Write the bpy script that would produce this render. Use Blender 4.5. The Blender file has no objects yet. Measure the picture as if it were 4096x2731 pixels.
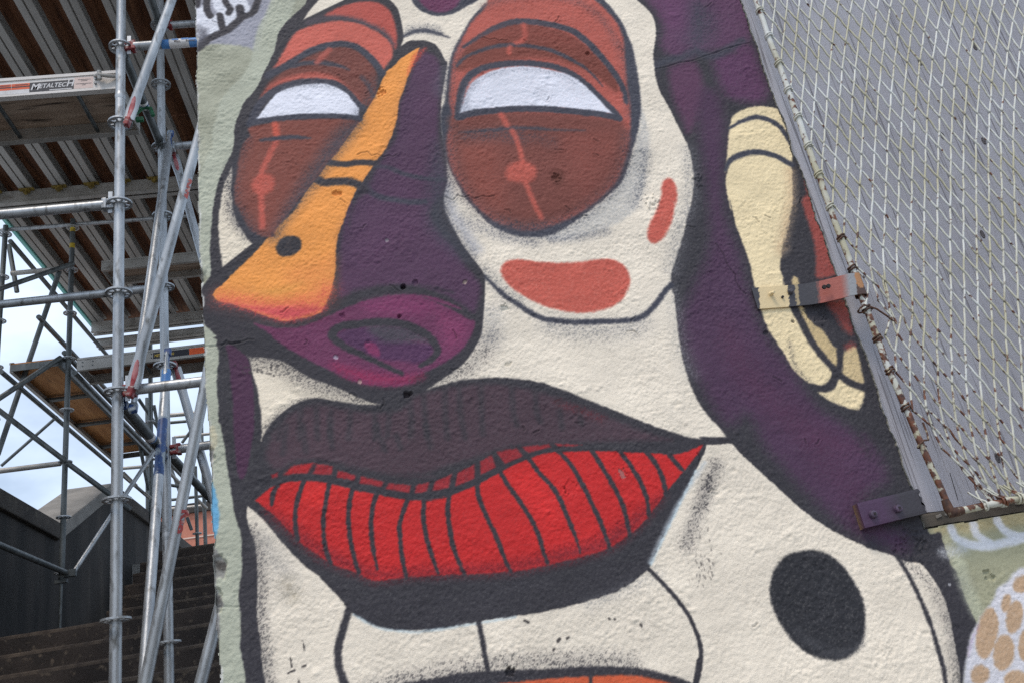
import bpy, bmesh, math, random
import numpy as np
from mathutils import Vector, Matrix

# ------------------------------------------------------------------ camera, sky, sun, exposure
SC = bpy.context.scene
COL = SC.collection
CX, CY, FPX = 2048.0, 1365.5, 3560.8          # focal length measured in photograph pixels (4096 wide)
YAW, PITCH, ROLL = .15177, .40121, -.18006
_fw = np.array([math.sin(YAW)*math.cos(PITCH), math.cos(YAW)*math.cos(PITCH), math.sin(PITCH)])
_r = np.array([math.cos(YAW), -math.sin(YAW), 0.0]); _u = np.cross(_r, _fw)
_r2 = math.cos(ROLL)*_r + math.sin(ROLL)*_u
_u2 = -math.sin(ROLL)*_r + math.cos(ROLL)*_u
RW = np.stack([_r2, _u2, -_fw], 1)
CAM = np.array([0.0, 0.0, 1.6])
cd = bpy.data.cameras.new('camera'); cam = bpy.data.objects.new('camera', cd); COL.objects.link(cam)
cd.sensor_width = 36.0; cd.lens = FPX/4096*36.0; cd.clip_start = .05; cd.clip_end = 2000
mw = Matrix([[*RW[i], CAM[i]] for i in range(3)] + [[0, 0, 0, 1]]); cam.matrix_world = mw
SC.camera = cam

SUN_EL, SUN_AZ = math.radians(62), math.radians(205)      # azimuth clockwise from +Y
w = bpy.data.worlds.new('World'); SC.world = w; w.use_nodes = True
nt = w.node_tree; nt.nodes.clear()
out = nt.nodes.new('ShaderNodeOutputWorld'); bg = nt.nodes.new('ShaderNodeBackground')
sky = nt.nodes.new('ShaderNodeTexSky'); sky.sky_type = 'NISHITA'; sky.sun_disc = False
sky.sun_elevation = SUN_EL; sky.sun_rotation = SUN_AZ; sky.air_density = 1.0; sky.dust_density = 1.5
tc = nt.nodes.new('ShaderNodeTexCoord'); mp = nt.nodes.new('ShaderNodeMapping'); mp.inputs['Scale'].default_value = (1.6, 1.6, 3.2)
nz = nt.nodes.new('ShaderNodeTexNoise'); nz.inputs['Scale'].default_value = 1.7; nz.inputs['Detail'].default_value = 7; nz.inputs['Roughness'].default_value = .55
rp = nt.nodes.new('ShaderNodeValToRGB'); rp.color_ramp.elements[0].position = .38; rp.color_ramp.elements[0].color = (.38, .38, .38, 1); rp.color_ramp.elements[1].position = .62; rp.color_ramp.elements[1].color = (.95, .95, .95, 1)
mx = nt.nodes.new('ShaderNodeMixRGB'); mx.inputs[2].default_value = (7.5, 8.8, 10.6, 1)
nt.links.new(tc.outputs['Generated'], mp.inputs[0]); nt.links.new(mp.outputs[0], nz.inputs['Vector'])
nt.links.new(nz.outputs['Fac'], rp.inputs[0]); nt.links.new(rp.outputs[0], mx.inputs[0])
nt.links.new(sky.outputs[0], mx.inputs[1]); nt.links.new(mx.outputs[0], bg.inputs[0])
bg.inputs[1].default_value = .098
nt.links.new(bg.outputs[0], out.inputs[0])
sd = bpy.data.lights.new('sun', 'SUN'); sd.energy = 1.5; sd.angle = math.radians(18); sd.color = (1, .89, .78)
so = bpy.data.objects.new('sun', sd); COL.objects.link(so)
_sd = Vector((math.sin(SUN_AZ)*math.cos(SUN_EL), math.cos(SUN_AZ)*math.cos(SUN_EL), math.sin(SUN_EL)))
so.rotation_euler = _sd.to_track_quat('Z', 'Y').to_euler(); so.location = (0, -6, 12)
SC.view_settings.view_transform = 'Standard'; SC.view_settings.look = 'None'
SC.view_settings.gamma = 1; SC.view_settings.exposure = .43; SC.view_settings.use_curve_mapping = False
SC.cycles.use_denoising = False
SC.cycles.max_bounces = 8

# ------------------------------------------------------------------ measuring helpers: photograph pixel -> place
def ray(px, py): return RW @ np.array([(px-CX)/FPX, -(py-CY)/FPX, -1.0])
def atY(p, y): d = ray(*p); return Vector(CAM + d*(y/d[1]))
def atZ(p, z): d = ray(*p); return Vector(CAM + d*((z-CAM[2])/d[2]))
def tl(n, x, y): return (x/2.24, {1: 0, 2: 700, 3: 1400, 4: 2031}[n] + y/2.24)
TILES = {'A': (750, 0, 1.651), 'B': (1600, 0, 1.651), 'C': (750, 800, 1.651), 'D': (1600, 800, 1.651),
         'E': (750, 1700, 1.521), 'F': (1600, 1700, 1.521), 'G': (2600, 0, 1.568), 'H': (2700, 800, 1.568),
         'I': (2600, 1700, 1.521), 'N': (0, 0, 1.0)}
YW = 2.2                                       # front face of the mural wall
rng = np.random.default_rng(7); random.seed(7)

# ------------------------------------------------------------------ materials
def srgb(c):
    c = np.asarray(c, float)/255.0
    return np.where(c <= .04045, c/12.92, ((c+.055)/1.055)**2.4)
def s4(c): return (*srgb(c), 1.0)
MATS = {}
def mat(name, base, rough=.7, metal=0.0, var=None, vscale=6.0, stretch=(1, 1, 1), bump=0.0, bscale=60.0, bstretch=None, lo=.35, hi=.65, detail=6, var2=None, v2scale=3, lo2=.55, hi2=.7, spec=.5):
    if name in MATS: return MATS[name]
    m = bpy.data.materials.new(name); m.use_nodes = True; n = m.node_tree; b = n.nodes['Principled BSDF']
    b.inputs['Roughness'].default_value = rough; b.inputs['Metallic'].default_value = metal
    b.inputs['Specular IOR Level'].default_value = spec
    b.inputs['Base Color'].default_value = s4(base)
    tcn = n.nodes.new('ShaderNodeTexCoord')
    def noise(sc, st, det):
        mpn = n.nodes.new('ShaderNodeMapping'); mpn.inputs['Scale'].default_value = st
        nn = n.nodes.new('ShaderNodeTexNoise'); nn.inputs['Scale'].default_value = sc; nn.inputs['Detail'].default_value = det
        n.links.new(tcn.outputs['Object'], mpn.inputs[0]); n.links.new(mpn.outputs[0], nn.inputs['Vector']); return nn
    last = None
    if var is not None:
        nn = noise(vscale, stretch, detail)
        r = n.nodes.new('ShaderNodeValToRGB'); e = r.color_ramp.elements
        e[0].position = lo; e[0].color = s4(base); e[1].position = hi; e[1].color = s4(var)
        n.links.new(nn.outputs['Fac'], r.inputs[0]); last = r.outputs[0]
        if var2 is not None:
            n2 = noise(v2scale, stretch, detail); r2 = n.nodes.new('ShaderNodeValToRGB'); e = r2.color_ramp.elements
            e[0].position = lo2; e[0].color = (0, 0, 0, 1); e[1].position = hi2; e[1].color = (1, 1, 1, 1)
            mm = n.nodes.new('ShaderNodeMixRGB'); mm.inputs[2].default_value = s4(var2)
            n.links.new(n2.outputs['Fac'], r2.inputs[0]); n.links.new(r2.outputs[0], mm.inputs[0]); n.links.new(last, mm.inputs[1]); last = mm.outputs[0]
        n.links.new(last, b.inputs['Base Color'])
    if bump:
        nb = noise(bscale, bstretch or stretch, 5); bp = n.nodes.new('ShaderNodeBump'); bp.inputs['Distance'].default_value = bump
        bp.inputs['Strength'].default_value = 1.0
        n.links.new(nb.outputs['Fac'], bp.inputs['Height']); n.links.new(bp.outputs[0], b.inputs['Normal'])
    MATS[name] = m; return m
STEEL = mat('galvanised_steel', (150, 153, 156), .42, .55, (186, 189, 191), 14, (1, 1, .35), .0009, 120, lo=.3, hi=.7, var2=(104, 103, 100), v2scale=30, lo2=.56, hi2=.72)
DSTEEL = mat('shaded_steel', (78, 82, 82), .5, .45, (104, 108, 108), 12, (1, 1, .4), .0006, 120, var2=(56, 54, 52), v2scale=16, lo2=.58, hi2=.75)  # darker copy of the tube steel, silhouette tone of backlit tubes in its colour
ALU = mat('aluminium', (176, 172, 166), .5, .35, (150, 146, 140), 5, (1, .25, 1), .0005, 90, var2=(116, 108, 100), v2scale=8, lo2=.6, hi2=.8)
ALUW = mat('pale_aluminium', (212, 206, 200), .5, .2, (190, 184, 176), 6, (.3, 1, 1), .0004, 90)
DARK = mat('dark_gap', (34, 32, 32), .8)
PLYU = mat('plywood_underside', (142, 96, 66), .75, 0, (108, 68, 45), 5, (6, .6, 1), .001, 40, var2=(64, 42, 30), v2scale=4, lo2=.56, hi2=.72)
PLYW = mat('weathered_plank', (176, 154, 134), .8, 0, (140, 118, 100), 4, (.5, 5, 1), .001, 50, var2=(60, 48, 40), v2scale=5, lo2=.62, hi2=.72)
PLYO = mat('orange_plywood', (196, 138, 84), .7, 0, (168, 112, 64), 4, (5, .6, 1), .001, 50, var2=(110, 70, 40), v2scale=5, lo2=.6, hi2=.75)
PINK = mat('worn_red_paint', (164, 66, 72), .5, .1, (184, 128, 128), 26, var2=(140, 30, 36), v2scale=22, lo2=.5, hi2=.65)
RED = mat('red_paint', (136, 40, 42), .5, .1, (108, 30, 32), 30, var2=(150, 128, 124), v2scale=40, lo2=.52, hi2=.62)
BLUE = mat('blue_paint', (48, 82, 136), .5, 0, (38, 62, 108), 30, var2=(150, 160, 168), v2scale=22, lo2=.50, hi2=.58)
SKYB = mat('blue_band', (86, 140, 196), .5, 0, (70, 120, 180), 20)
GREEN = mat('green_paint', (40, 104, 70), .5, .1, (30, 80, 54), 20)
YELL = mat('yellow_tape', (196, 168, 40), .6, 0, (150, 124, 40), 20)
YCLAMP = mat('yellow_clamp', (150, 126, 56), .6, .2, (96, 78, 34), 30)
TURQ = mat('turquoise_fascia', (150, 214, 202), .6, 0, (130, 200, 190), 3)
LABELW = mat('label_white', (226, 222, 220), .5, 0, (206, 200, 196), 20)
LABELK = mat('label_black', (34, 32, 40), .4)
LABELO = mat('label_orange', (232, 96, 36), .4, 0, (212, 80, 30), 40)
LABELP = mat('label_pink', (222, 196, 184), .5)
LABELY = mat('label_yellow', (214, 180, 70), .5)
STAIR = mat('stair_concrete', (78, 67, 60), .9, 0, (56, 49, 45), 3, (1, 1, 1), .004, 60, var2=(110, 96, 82), v2scale=22, lo2=.58, hi2=.70)
NOSE = mat('stair_nosing', (98, 85, 73), .9, 0, (70, 60, 53), 14, (1, 1, 1), .003, 80)
CONC = mat('stair_wall_concrete', (56, 52, 49), .9, 0, (36, 35, 34), 3.5, (1, 1, .14), .005, 24, lo=.42, hi=.6, var2=(74, 68, 62), v2scale=5, lo2=.56, hi2=.70)
COPE = mat('coping_concrete', (140, 136, 130), .9, 0, (116, 113, 108), 4, (1, 1, 1), .004, 60, var2=(120, 116, 110), v2scale=9, lo2=.58, hi2=.72)
PAVE = mat('pavement', (150, 148, 144), .9, 0, (128, 126, 122), 2, bump=.004, bscale=60)
BRICK = mat('orange_brick', (186, 124, 104), .9, 0, (176, 112, 92), 8, bump=.004, bscale=40)
MORTAR = mat('brick_joint', (206, 180, 166), .9)

# ------------------------------------------------------------------ object helpers
def link(o): COL.objects.link(o); return o
def thing(name, label, cat, loc=(0, 0, 0), group=None, kind=None):
    o = link(bpy.data.objects.new(name, None)); o.location = loc; o.empty_display_size = .1
    if label: o['label'] = label
    if cat: o['category'] = cat
    if group: o['group'] = group
    if kind: o['kind'] = kind
    return o
def par(o, p):
    if p is not None:
        o.parent = p
        o.matrix_parent_inverse = Matrix.Translation(-Vector(p.location)) if p.type == 'EMPTY' else Matrix.Identity(4)
    return o
def meshobj(name, verts, faces, m, parent=None, smooth=False, me=None, label=None):
    if me is None:
        me = bpy.data.meshes.new(name); me.from_pydata([tuple(v) for v in verts], [], faces); me.update()
        me.materials.append(m)
        if smooth: me.shade_smooth()
    o = link(bpy.data.objects.new(name, me)); par(o, parent)
    if label: o['label'] = label
    return o
class MB:
    def __init__(s): s.v = []; s.f = []
    def add(s, v, f):
        k = len(s.v); s.v += [tuple(p) for p in v]; s.f += [tuple(i+k for i in q) for q in f]; return s
    def box(s, a, b):
        x0, y0, z0 = a; x1, y1, z1 = b
        return s.add([(x0, y0, z0), (x1, y0, z0), (x1, y1, z0), (x0, y1, z0), (x0, y0, z1), (x1, y0, z1), (x1, y1, z1), (x0, y1, z1)],
                     [(0, 3, 2, 1), (4, 5, 6, 7), (0, 1, 5, 4), (1, 2, 6, 5), (2, 3, 7, 6), (3, 0, 4, 7)])
    def obox(s, c, ax, ay, az):
        c, ax, ay, az = map(Vector, (c, ax, ay, az)); v = []
        for k in (-1, 1):
            for i, j in ((-1, -1), (1, -1), (1, 1), (-1, 1)): v.append(c + ax*i + ay*j + az*k)
        return s.add(v, [(0, 3, 2, 1), (4, 5, 6, 7), (0, 1, 5, 4), (1, 2, 6, 5), (2, 3, 7, 6), (3, 0, 4, 7)])
    def sweep(s, pts, rad, sides=12, ref=None, closed=False):
        pts = [Vector(p) for p in pts]; n = len(pts)
        if not isinstance(rad, (list, tuple)): rad = [rad]*n
        v = []; prev = None
        for i, p in enumerate(pts):
            if closed: t = pts[(i+1) % n] - pts[i-1]
            else: t = pts[min(i+1, n-1)] - pts[max(i-1, 0)]
            t.normalize()
            if prev is None:
                a = Vector(ref) if ref is not None else (Vector((0, 0, 1)) if abs(t.z) < .9 else Vector((1, 0, 0)))
            else: a = prev
            a = (a - t*a.dot(t)).normalized(); prev = a; b = t.cross(a)
            ra, rb = rad[i] if isinstance(rad[i], (tuple, list)) else (rad[i], rad[i])
            for k in range(sides):
                th = 2*math.pi*k/sides; v.append(p + a*(ra*math.cos(th)) + b*(rb*math.sin(th)))
        f = []
        for i in range(n if closed else n-1):
            j = (i+1) % n
            for k in range(sides):
                l = (k+1) % sides; f.append((i*sides+k, i*sides+l, j*sides+l, j*sides+k))
        if not closed: f += [tuple(range(sides))[::-1], tuple(range((n-1)*sides, n*sides))]
        return s.add(v, f)
    def build(s, name, m, parent=None, smooth=False, label=None): return meshobj(name, s.v, s.f, m, parent, smooth, None, label)
def autosmooth(o, ang=40):
    me = o.data; me.shade_smooth()
    try: me.set_sharp_from_angle(angle=math.radians(ang))
    except Exception: pass
    return o
def bevel(o, wd=.004, seg=2):
    md = o.modifiers.new('bevel', 'BEVEL'); md.width = wd; md.segments = seg; md.limit_method = 'ANGLE'; return o

# ------------------------------------------------------------------ setting: ground, stairs, terrace
def structure(o): o['kind'] = 'structure'; return o
structure(MB().box((-80, -60, -.3), (80, 2.49, 0)).build('pavement', PAVE))
RISE, RUN, YL_, ZL_ = .17, .28, 7.0, 2.79
st = thing('stairs', None, None, (-1, 2.5, 0), kind='structure')
def step(y, z, x0, x1, depth):
    m = MB(); n = 60
    # uneven worn front edge
    prof = [(0, z-RISE), (0, z-.028), (.004, z-.010), (.016, z)]
    xs_ = np.linspace(x0, x1, n+1); v = []; f = []
    for i, x in enumerate(xs_):
        wob = .004*math.sin(x*7+y*3)+random.uniform(-.003, .003)
        for dy, zz in prof: v.append((x, y+dy+wob*(1 if zz > z-.03 else .3), zz+(random.uniform(-.002, .001) if zz == z else 0)))
        v.append((x, y+depth, z)); v.append((x, y+depth, z-RISE))
    q = 6
    for i in range(n):
        for k in range(q):
            l = (k+1) % q; f.append((i*q+k, i*q+l, (i+1)*q+l, (i+1)*q+k))
    f += [tuple(range(q)), tuple(range(n*q, n*q+q))[::-1]]
    o = MB().add(v, f).build('step', STAIR, st); o.data.materials.append(NOSE)
    for p in o.data.polygons:
        if p.index < n*q and p.index % q in (1, 2): p.material_index = 1
    return o
for k in range(0, 17):
    z = ZL_ - k*RISE
    if z < .1: break
    step(YL_ - k*RUN, z, -3.35, 1.3, 2.0 if k == 0 else RUN+.05)
YU = 8.9
for k in range(1, 9): step(YU + (k-1)*RUN, ZL_ + k*RISE, -3.05, 1.3, .4 if k < 8 else .6)
MB().box((-3.352, YU-.02, ZL_), (-3.052, YU+.4, ZL_+.3)).build('stair_curb', STAIR, st)
structure(MB().box((-40, 11.3, -.3), (40, 120, ZL_+8*RISE-.02)).build('terrace', PAVE))

# stair side wall: level, ramp up with the flight, level again
XW = -3.35; z1, y1, y2, z2 = 4.10, 8.93, 10.44, 4.917
sw = thing('stair_wall', 'dark concrete stair wall with a sloping pale coping behind the scaffold', 'wall', (XW-.25, 5, 0))
m = MB(); prof = [(1.2, 0), (1.2, z1-.16), (y1+.02, z1-.16), (y2+.02, z2-.16), (15, z2-.16), (15, 0)]
v = [(XW, y, z) for y, z in prof] + [(XW-.42, y, z) for y, z in prof]
n = len(prof); m.add(v, [tuple(range(n)), tuple(range(n, 2*n))[::-1]] + [(i, (i+1) % n, n+(i+1) % n, n+i) for i in range(n)])
m.build('wall_face', CONC, sw)
COPED = mat('shaded_coping', (74, 68, 62), .9, 0, (52, 48, 45), 4, (1, 1, 1), .004, 60, var2=(96, 90, 80), v2scale=14, lo2=.6, hi2=.72)  # level pieces: shade under the deck put into a darker coping colour
def coping(a, b, cm=None):
    (ya, za), (yb, zb) = a, b; x0, x1 = XW-.47, XW+.05; h = .16
    v = [(x0, ya, za-h), (x1, ya, za-h), (x1, yb, zb-h), (x0, yb, zb-h), (x0, ya, za), (x1, ya, za), (x1, yb, zb), (x0, yb, zb)]
    o = MB().add(v, [(0, 3, 2, 1), (4, 5, 6, 7), (0, 1, 5, 4), (1, 2, 6, 5), (2, 3, 7, 6), (3, 0, 4, 7)]).build('coping', cm or COPED, sw)
    bevel(o, .012, 2)
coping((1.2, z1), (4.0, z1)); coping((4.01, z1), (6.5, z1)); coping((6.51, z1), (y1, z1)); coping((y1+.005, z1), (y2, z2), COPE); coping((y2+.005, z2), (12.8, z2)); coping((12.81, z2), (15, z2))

# ------------------------------------------------------------------ brick building far behind the stairs
bb = thing('brick_building', 'orange brick building with pale joints seen through the tubes above the stairs', 'building', (-8, 34, 4))
pL = atY((690, 2062), 34); pR = atY((900, 2045), 34); ztop = pL.z
MB().box((-16, 34, 3), (2, 44, ztop)).build('facade', BRICK, bb)
MB().box((-16.1, 33.85, ztop), (2.1, 44.1, ztop+.35)).build('roof_edge', CONC, bb)
for i in range(9): MB().box((-16, 33.97, ztop-.95*(i+1)), (2, 33.999, ztop-.95*(i+1)+.05)).build('joint', MORTAR, bb)
for i in range(16): MB().box((-15.5+i*1.1, 33.972, 3), (-15.46+i*1.1, 33.998, ztop-.01)).build('joint', MORTAR, bb)

# ------------------------------------------------------------------ scaffold
R0 = .02415
def ring_mesh():
    m = MB(); seg = 24
    def ann(r0, r1, h):
        v = []; f = []
        for k in range(seg):
            t = 2*math.pi*k/seg; c, s = math.cos(t), math.sin(t)
            v += [(r0*c, r0*s, -h), (r1*c, r1*s, -h), (r1*c, r1*s, h), (r0*c, r0*s, h)]
        for k in range(seg):
            a = k*4; b = ((k+1) % seg)*4
            f += [(a+i, a+(i+1) % 4, b+(i+1) % 4, b+i) for i in range(4)]
        m.add(v, f)
    ann(.0478, .061, .0045); ann(R0-.001, .031, .006)
    for k in range(8):
        t = 2*math.pi*(k+.5)/8; c, s = math.cos(t), math.sin(t)
        m.obox((c*.039, s*.039, 0), (c*.012, s*.012, 0), (-s*.0055, c*.0055, 0), (0, 0, .0038))
    me = bpy.data.meshes.new('rosette'); me.from_pydata(m.v, [], [f[::-1] for f in m.f]); me.update(); me.materials.append(STEEL)
    bm = bmesh.new(); bm.from_mesh(me); bmesh.ops.recalc_face_normals(bm, faces=bm.faces); bm.to_mesh(me); bm.free()
    return me
ROS = ring_mesh()
def post(par_, x, y, za, zb, levels, m=STEEL, joints=()):
    pts = [(x, y, za), (x, y, zb)]; rr = [R0, R0]
    o = autosmooth(MB().sweep(pts, R0, 20).build('post', m, par_))
    for z in levels:
        q = link(bpy.data.objects.new('rosette', ROS)); par(q, o); q.location = (x, y, z); q.rotation_euler = (0, 0, .2)
    for z in joints: autosmooth(MB().sweep([(x, y, z-.02), (x, y, z-.004), (x, y, z+.004), (x, y, z+.02)], [R0+.0005, R0+.003, R0+.003, R0+.0005], 20).build('joint_collar', m, o))
    return o
def head(o, p, d, m):
    # wedge head: slotted block against the rosette plus a wedge pin
    d = Vector(d).normalized(); side = d.cross(Vector((0, 0, 1))).normalized(); upv = side.cross(d)
    b = MB(); b.obox(p + d*.045 + upv*.017, d*.022, side*.016, upv*.010); b.obox(p + d*.045 - upv*.017, d*.022, side*.016, upv*.010); b.obox(p + d*.068, d*.012, side*.022, upv*.03)
    h = bevel(b.build('wedge_head', m, o), .004, 2)
    MB().obox(p + d*.043 + Vector((0, 0, .012)), d*.010, side*.003, Vector((0, 0, .062))).build('wedge_pin', STEEL, o)
def ledger(par_, a, b, m=STEEL, hm=None, ends=(1, 1), r=R0):
    a, b = Vector(a), Vector(b); d = (b-a).normalized()
    o = autosmooth(MB().sweep([a + d*(.07 if ends[0] else 0), b - d*(.07 if ends[1] else 0)], r, 18).build('ledger', m, par_))
    if hm:
        if ends[0]: head(o, a, d, hm)
        if ends[1]: head(o, b, -d, hm)
    return o
def brace(par_, a, b, m=STEEL, em=None, flat=(1, 1), r=R0, ref=(0, 1, 0)):
    a, b = Vector(a), Vector(b); L = (b-a).length; d = (b-a)/L
    P = []; Q = []
    if flat[0]:
        for s, ra, rb in ((0, .009, .030), (.07, .010, .031), (.12, .017, .028), (.17, r, r)): P.append(a + d*s); Q.append((ra, rb))
    else: P.append(a); Q.append((r, r))
    if flat[1]:
        for s, ra, rb in ((.17, r, r), (.12, .017, .028), (.07, .010, .031), (0, .009, .030)): P.append(b - d*s); Q.append((ra, rb))
    else: P.append(b); Q.append((r, r))
    o = autosmooth(MB().sweep(P, Q, 18, ref=ref).build('brace', m, par_))
    if em:
        rf = Vector(ref); rf = (rf - d*rf.dot(d)).normalized(); sd_ = d.cross(rf)
        for e, (p, q) in enumerate(((a, d), (b, -d))):
            if not flat[e]: continue
            k = MB(); k.sweep([p + q*s_ for s_ in (.012, .04, .07, .09, .11, .125, .134)], [(.0110, .016), (.0118, .0185), (.0125, .020), (.0150, .020), (.0185, .0185), (.0215, .014), (.0225, .006)], 14, ref=ref)
            autosmooth(k.build('flattened_end', PINK if em is RED else em, o))
            bevel(MB().obox(p - q*.016, q*.026, sd_*.014, rf*.019).build('pivot_head', em, o), .007, 3)
    return o
def band(par_, a, b, f0, f1, m, r=R0, name='sticker'):
    a, b = Vector(a), Vector(b)
    return autosmooth(MB().sweep([a.lerp(b, f0), a.lerp(b, f1)], r+.0006, 18).build(name, m, par_))
def text(body, size, origin, xdir, ydir, m, parent, shear=0.0, sx=1.0, name='lettering', bold=.018):
    c = bpy.data.curves.new(name, 'FONT'); c.body = body; c.size = size; c.shear = shear; c.extrude = .0003; c.offset = size*bold; c.resolution_u = 3
    c.align_x = 'LEFT'; c.materials.append(m)
    o = link(bpy.data.objects.new(name, c)); par(o, parent)
    x = Vector(xdir).normalized(); y = Vector(ydir); y = (y - x*y.dot(x)).normalized(); z = x.cross(y)
    M = Matrix.Translation(Vector(origin)) @ Matrix((x*sx, y, z)).transposed().to_4x4()
    dg = bpy.context.evaluated_depsgraph_get()
    me = bpy.data.meshes.new_from_object(o.evaluated_get(dg)); bpy.data.objects.remove(o); me.name = name
    o = link(bpy.data.objects.new(name, me)); par(o, parent); o.matrix_basis = M; return o

XA, YA = -1.22, 3.9; XB, YB = -1.245, 4.79
LEV = [1.76, 2.259, 2.761, 3.262, 3.765, 4.266, 4.757, 5.264, 5.764, 6.264, 6.764]
near = thing('scaffold', 'nearest galvanised ringlock scaffold with two tall posts beside the painted wall', 'scaffold', (XA, YA, .9), 'ringlock scaffolds')
pa = post(near, XA, YA, .93, 7.1, LEV, STEEL, joints=(4.93,))
pb = post(near, XB, YB, 1.60, 7.1, [z for z in LEV if z not in (3.262, 2.761)], STEEL, joints=(2.79,))
XE = .9
l = ledger(near, (XA, YA, 5.264), (XE, YA, 5.264), STEEL, RED)
def lx1(t): return atY(tl(1, t, 445), YA-R0).x
def lband(x0, x1, m): return autosmooth(MB().sweep([(x0, YA, 5.264), (x1, YA, 5.264)], R0+.0006, 18).build('sticker', m, l))
lband(lx1(1440), lx1(1512), SKYB); lband(lx1(1513), lx1(1690), LABELW); lband(lx1(1691), lx1(1790), SKYB)
def lpatch(t0, t1, z0, z1): return MB().box((lx1(t0), YA-R0-.0016, 5.264+z0), (lx1(t1), YA-R0-.0004, 5.264+z1)).build('sticker', SKYB, l)
lpatch(1540, 1600, .002, .011); lpatch(1625, 1690, .003, .012)
text('Plan', .020, (lx1(1560), YA-R0-.0022, 5.250), (1, 0, 0), (0, 0, 1), LABELK, l); text('Action', .020, (lx1(1665), YA-R0-.0022, 5.250), (1, 0, 0), (0, 0, 1), LABELK, l)
ledger(near, (XA, YA, 4.266), (-3.75, YA, 4.266), STEEL, STEEL)
ledger(near, (XA, YA, 3.262), (XE, YA, 3.262), STEEL, RED)
ledger(near, (XB, YB, 4.266), (-3.75, YB, 4.266), STEEL, STEEL)
ledger(near, (XB, YB, 6.264), (XE, YB, 6.264), STEEL, RED)
ledger(near, (XB, YB, 3.262), (XE, YB, 3.262), STEEL, RED)
ledger(near, (XB, YB, 5.264), (XB+.36, YB, 5.264), STEEL, STEEL, (1, 0))
MB().obox((XB+.37, YB, 5.27), (.02, 0, 0), (0, .03, 0), (0, 0, .03)).build('bracket_end', STEEL, near)
l = ledger(near, (XA, YA, 5.264), (XB, YB, 5.264), DSTEEL, DSTEEL)
band(l, (XA, YA, 5.264), (XB, YB, 5.264), .50, .56, LABELW); band(l, (XA, YA, 5.264), (XB, YB, 5.264), .52, .54, SKYB)
ledger(near, (XA, YA, 6.264), (XB, YB, 6.264), DSTEEL, DSTEEL)
l = ledger(near, (XA, YA, 3.232), (XB, YB, 3.232), DSTEEL, BLUE)
band(l, (XA, YA, 3.232), (XB, YB, 3.232), .60, .66, LABELW); band(l, (XA, YA, 3.232), (XB, YB, 3.232), .64, .665, SKYB)
ledger(near, (XB, YB, 3.262), (XB, 7.6, 3.262), DSTEEL, DSTEEL)
# diagonals
YF = YA-.055
def ext(a, b, x): a, b = Vector(a), Vector(b); t = (x-a.x)/(b.x-a.x); return a + (b-a)*t
a = atY(tl(1, 1150, 1075), YF); b = ext(a, atY(tl(1, 1540, 0), YF), .2); brace(near, a, b, STEEL, RED, (1, 0))
a = atY(tl(3, 1180, 345), YF); b = ext(a, atY(tl(2, 1690, 0), YF), .2); br2 = brace(near, a, b, STEEL, RED, (1, 0))
dd = (b-a).normalized(); s0 = atY(tl(2, 1612, 228), YF); tt = (s0-a).dot(dd)
nrm = Vector((0, -1, 0)); nrm = (nrm - dd*nrm.dot(dd)).normalized(); sdv = dd.cross(nrm)
text('200', .058, a + dd*tt + nrm*(R0-.004) - sdv*(-.030), dd, nrm.cross(dd), RED, br2, sx=1.35, bold=.05)
a3 = atY(tl(4, 1330, 1430), YF); b3 = atY(tl(3, 1762, 700), YF); dd = (b3-a3).normalized()
br3 = brace(near, a3 - dd*.85, b3 + dd*1.2, STEEL, RED, (1, 0))
s0 = atY(tl(4, 1632, 235), YF); tt = (s0-a3).dot(dd); nrm = Vector((0, -1, 0)); nrm = (nrm - dd*nrm.dot(dd)).normalized(); sdv = dd.cross(nrm)
text('8RJ', .056, a3 + dd*tt + nrm*(R0-.004) - sdv*(-.030), dd, nrm.cross(dd), RED, br3, sx=1.35, bold=.05)
brace(near, (XA+.06, YA+.03, 3.20), (XB+.06, YB-.03, 5.33), STEEL, BLUE, (1, 1), ref=(1, 0, 0))
lo = atY(tl(4, 1305, 1300), YA+.30); hi = atY(tl(3, 1502, 40), YB-.03); yb0 = brace(near, lo - (hi-lo)*.45, hi, STEEL, BLUE, (1, 1), ref=(1, 0, 0))
band(yb0, lo, hi, .53, .74, BLUE, name='paint_band'); band(yb0, lo, hi, .86, .93, SKYB, name='paint_band')
a = atY(tl(3, 1575, 160), YB+.05); b = atY((840, 1945), YB+.05); brace(near, a, a+(b-a)*1.6, STEEL, RED, (1, 0))
a = atY(tl(1, 1560, 1395), YB+.05); b = atY(tl(2, 1775, 600), YB+.05); brace(near, a, a+(b-a)*1.7, STEEL, RED, (1, 0))
a = atY((802, 2731), YF-.05); b = atY((866, 2480), YF-.05); brace(near, a-(b-a)*1.2, a+(b-a)*3, STEEL, None, (0, 0))
# horizontal tube high behind
a = atY(tl(1, 935, 165), 6.2); autosmooth(MB().sweep([a, (1.0, 6.2, a.z)], R0, 16).build('ledger', DSTEEL, near))

far = thing('scaffold', 'dark scaffold frame against the sky behind the left stair landing', 'scaffold', (-3, 8.1, ZL_), 'ringlock scaffolds')
XD, YD = -2.985, 8.1; XEE = -3.63
LD = [3.43, 3.92, 4.43, 4.93, 5.45, 5.93, 6.41, 6.9]
pd = post(far, XD, YD, 3.38, 7.0, LD, DSTEEL); MB().sweep([(XD, YD, ZL_), (XD, YD, 3.4)], .013, 12).build('base_jack', DSTEEL, far)
MB().box((XD-.07, YD-.07, ZL_), (XD+.07, YD+.07, ZL_+.01)).build('base_plate', DSTEEL, far); MB().obox((XD, YD, 3.36), (.05, 0, 0), (0, .02, 0), (0, 0, .015)).build('jack_nut', DSTEEL, far)
band(pd, (XD, YD, 3.4), (XD, YD, 7.0), .958, .972, YELL, name='tape'); band(pd, (XD, YD, 3.4), (XD, YD, 7.0), .905, .920, YELL, name='tape')
post(far, XEE, YD, ZL_, 7.0, LD, DSTEEL)
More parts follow.
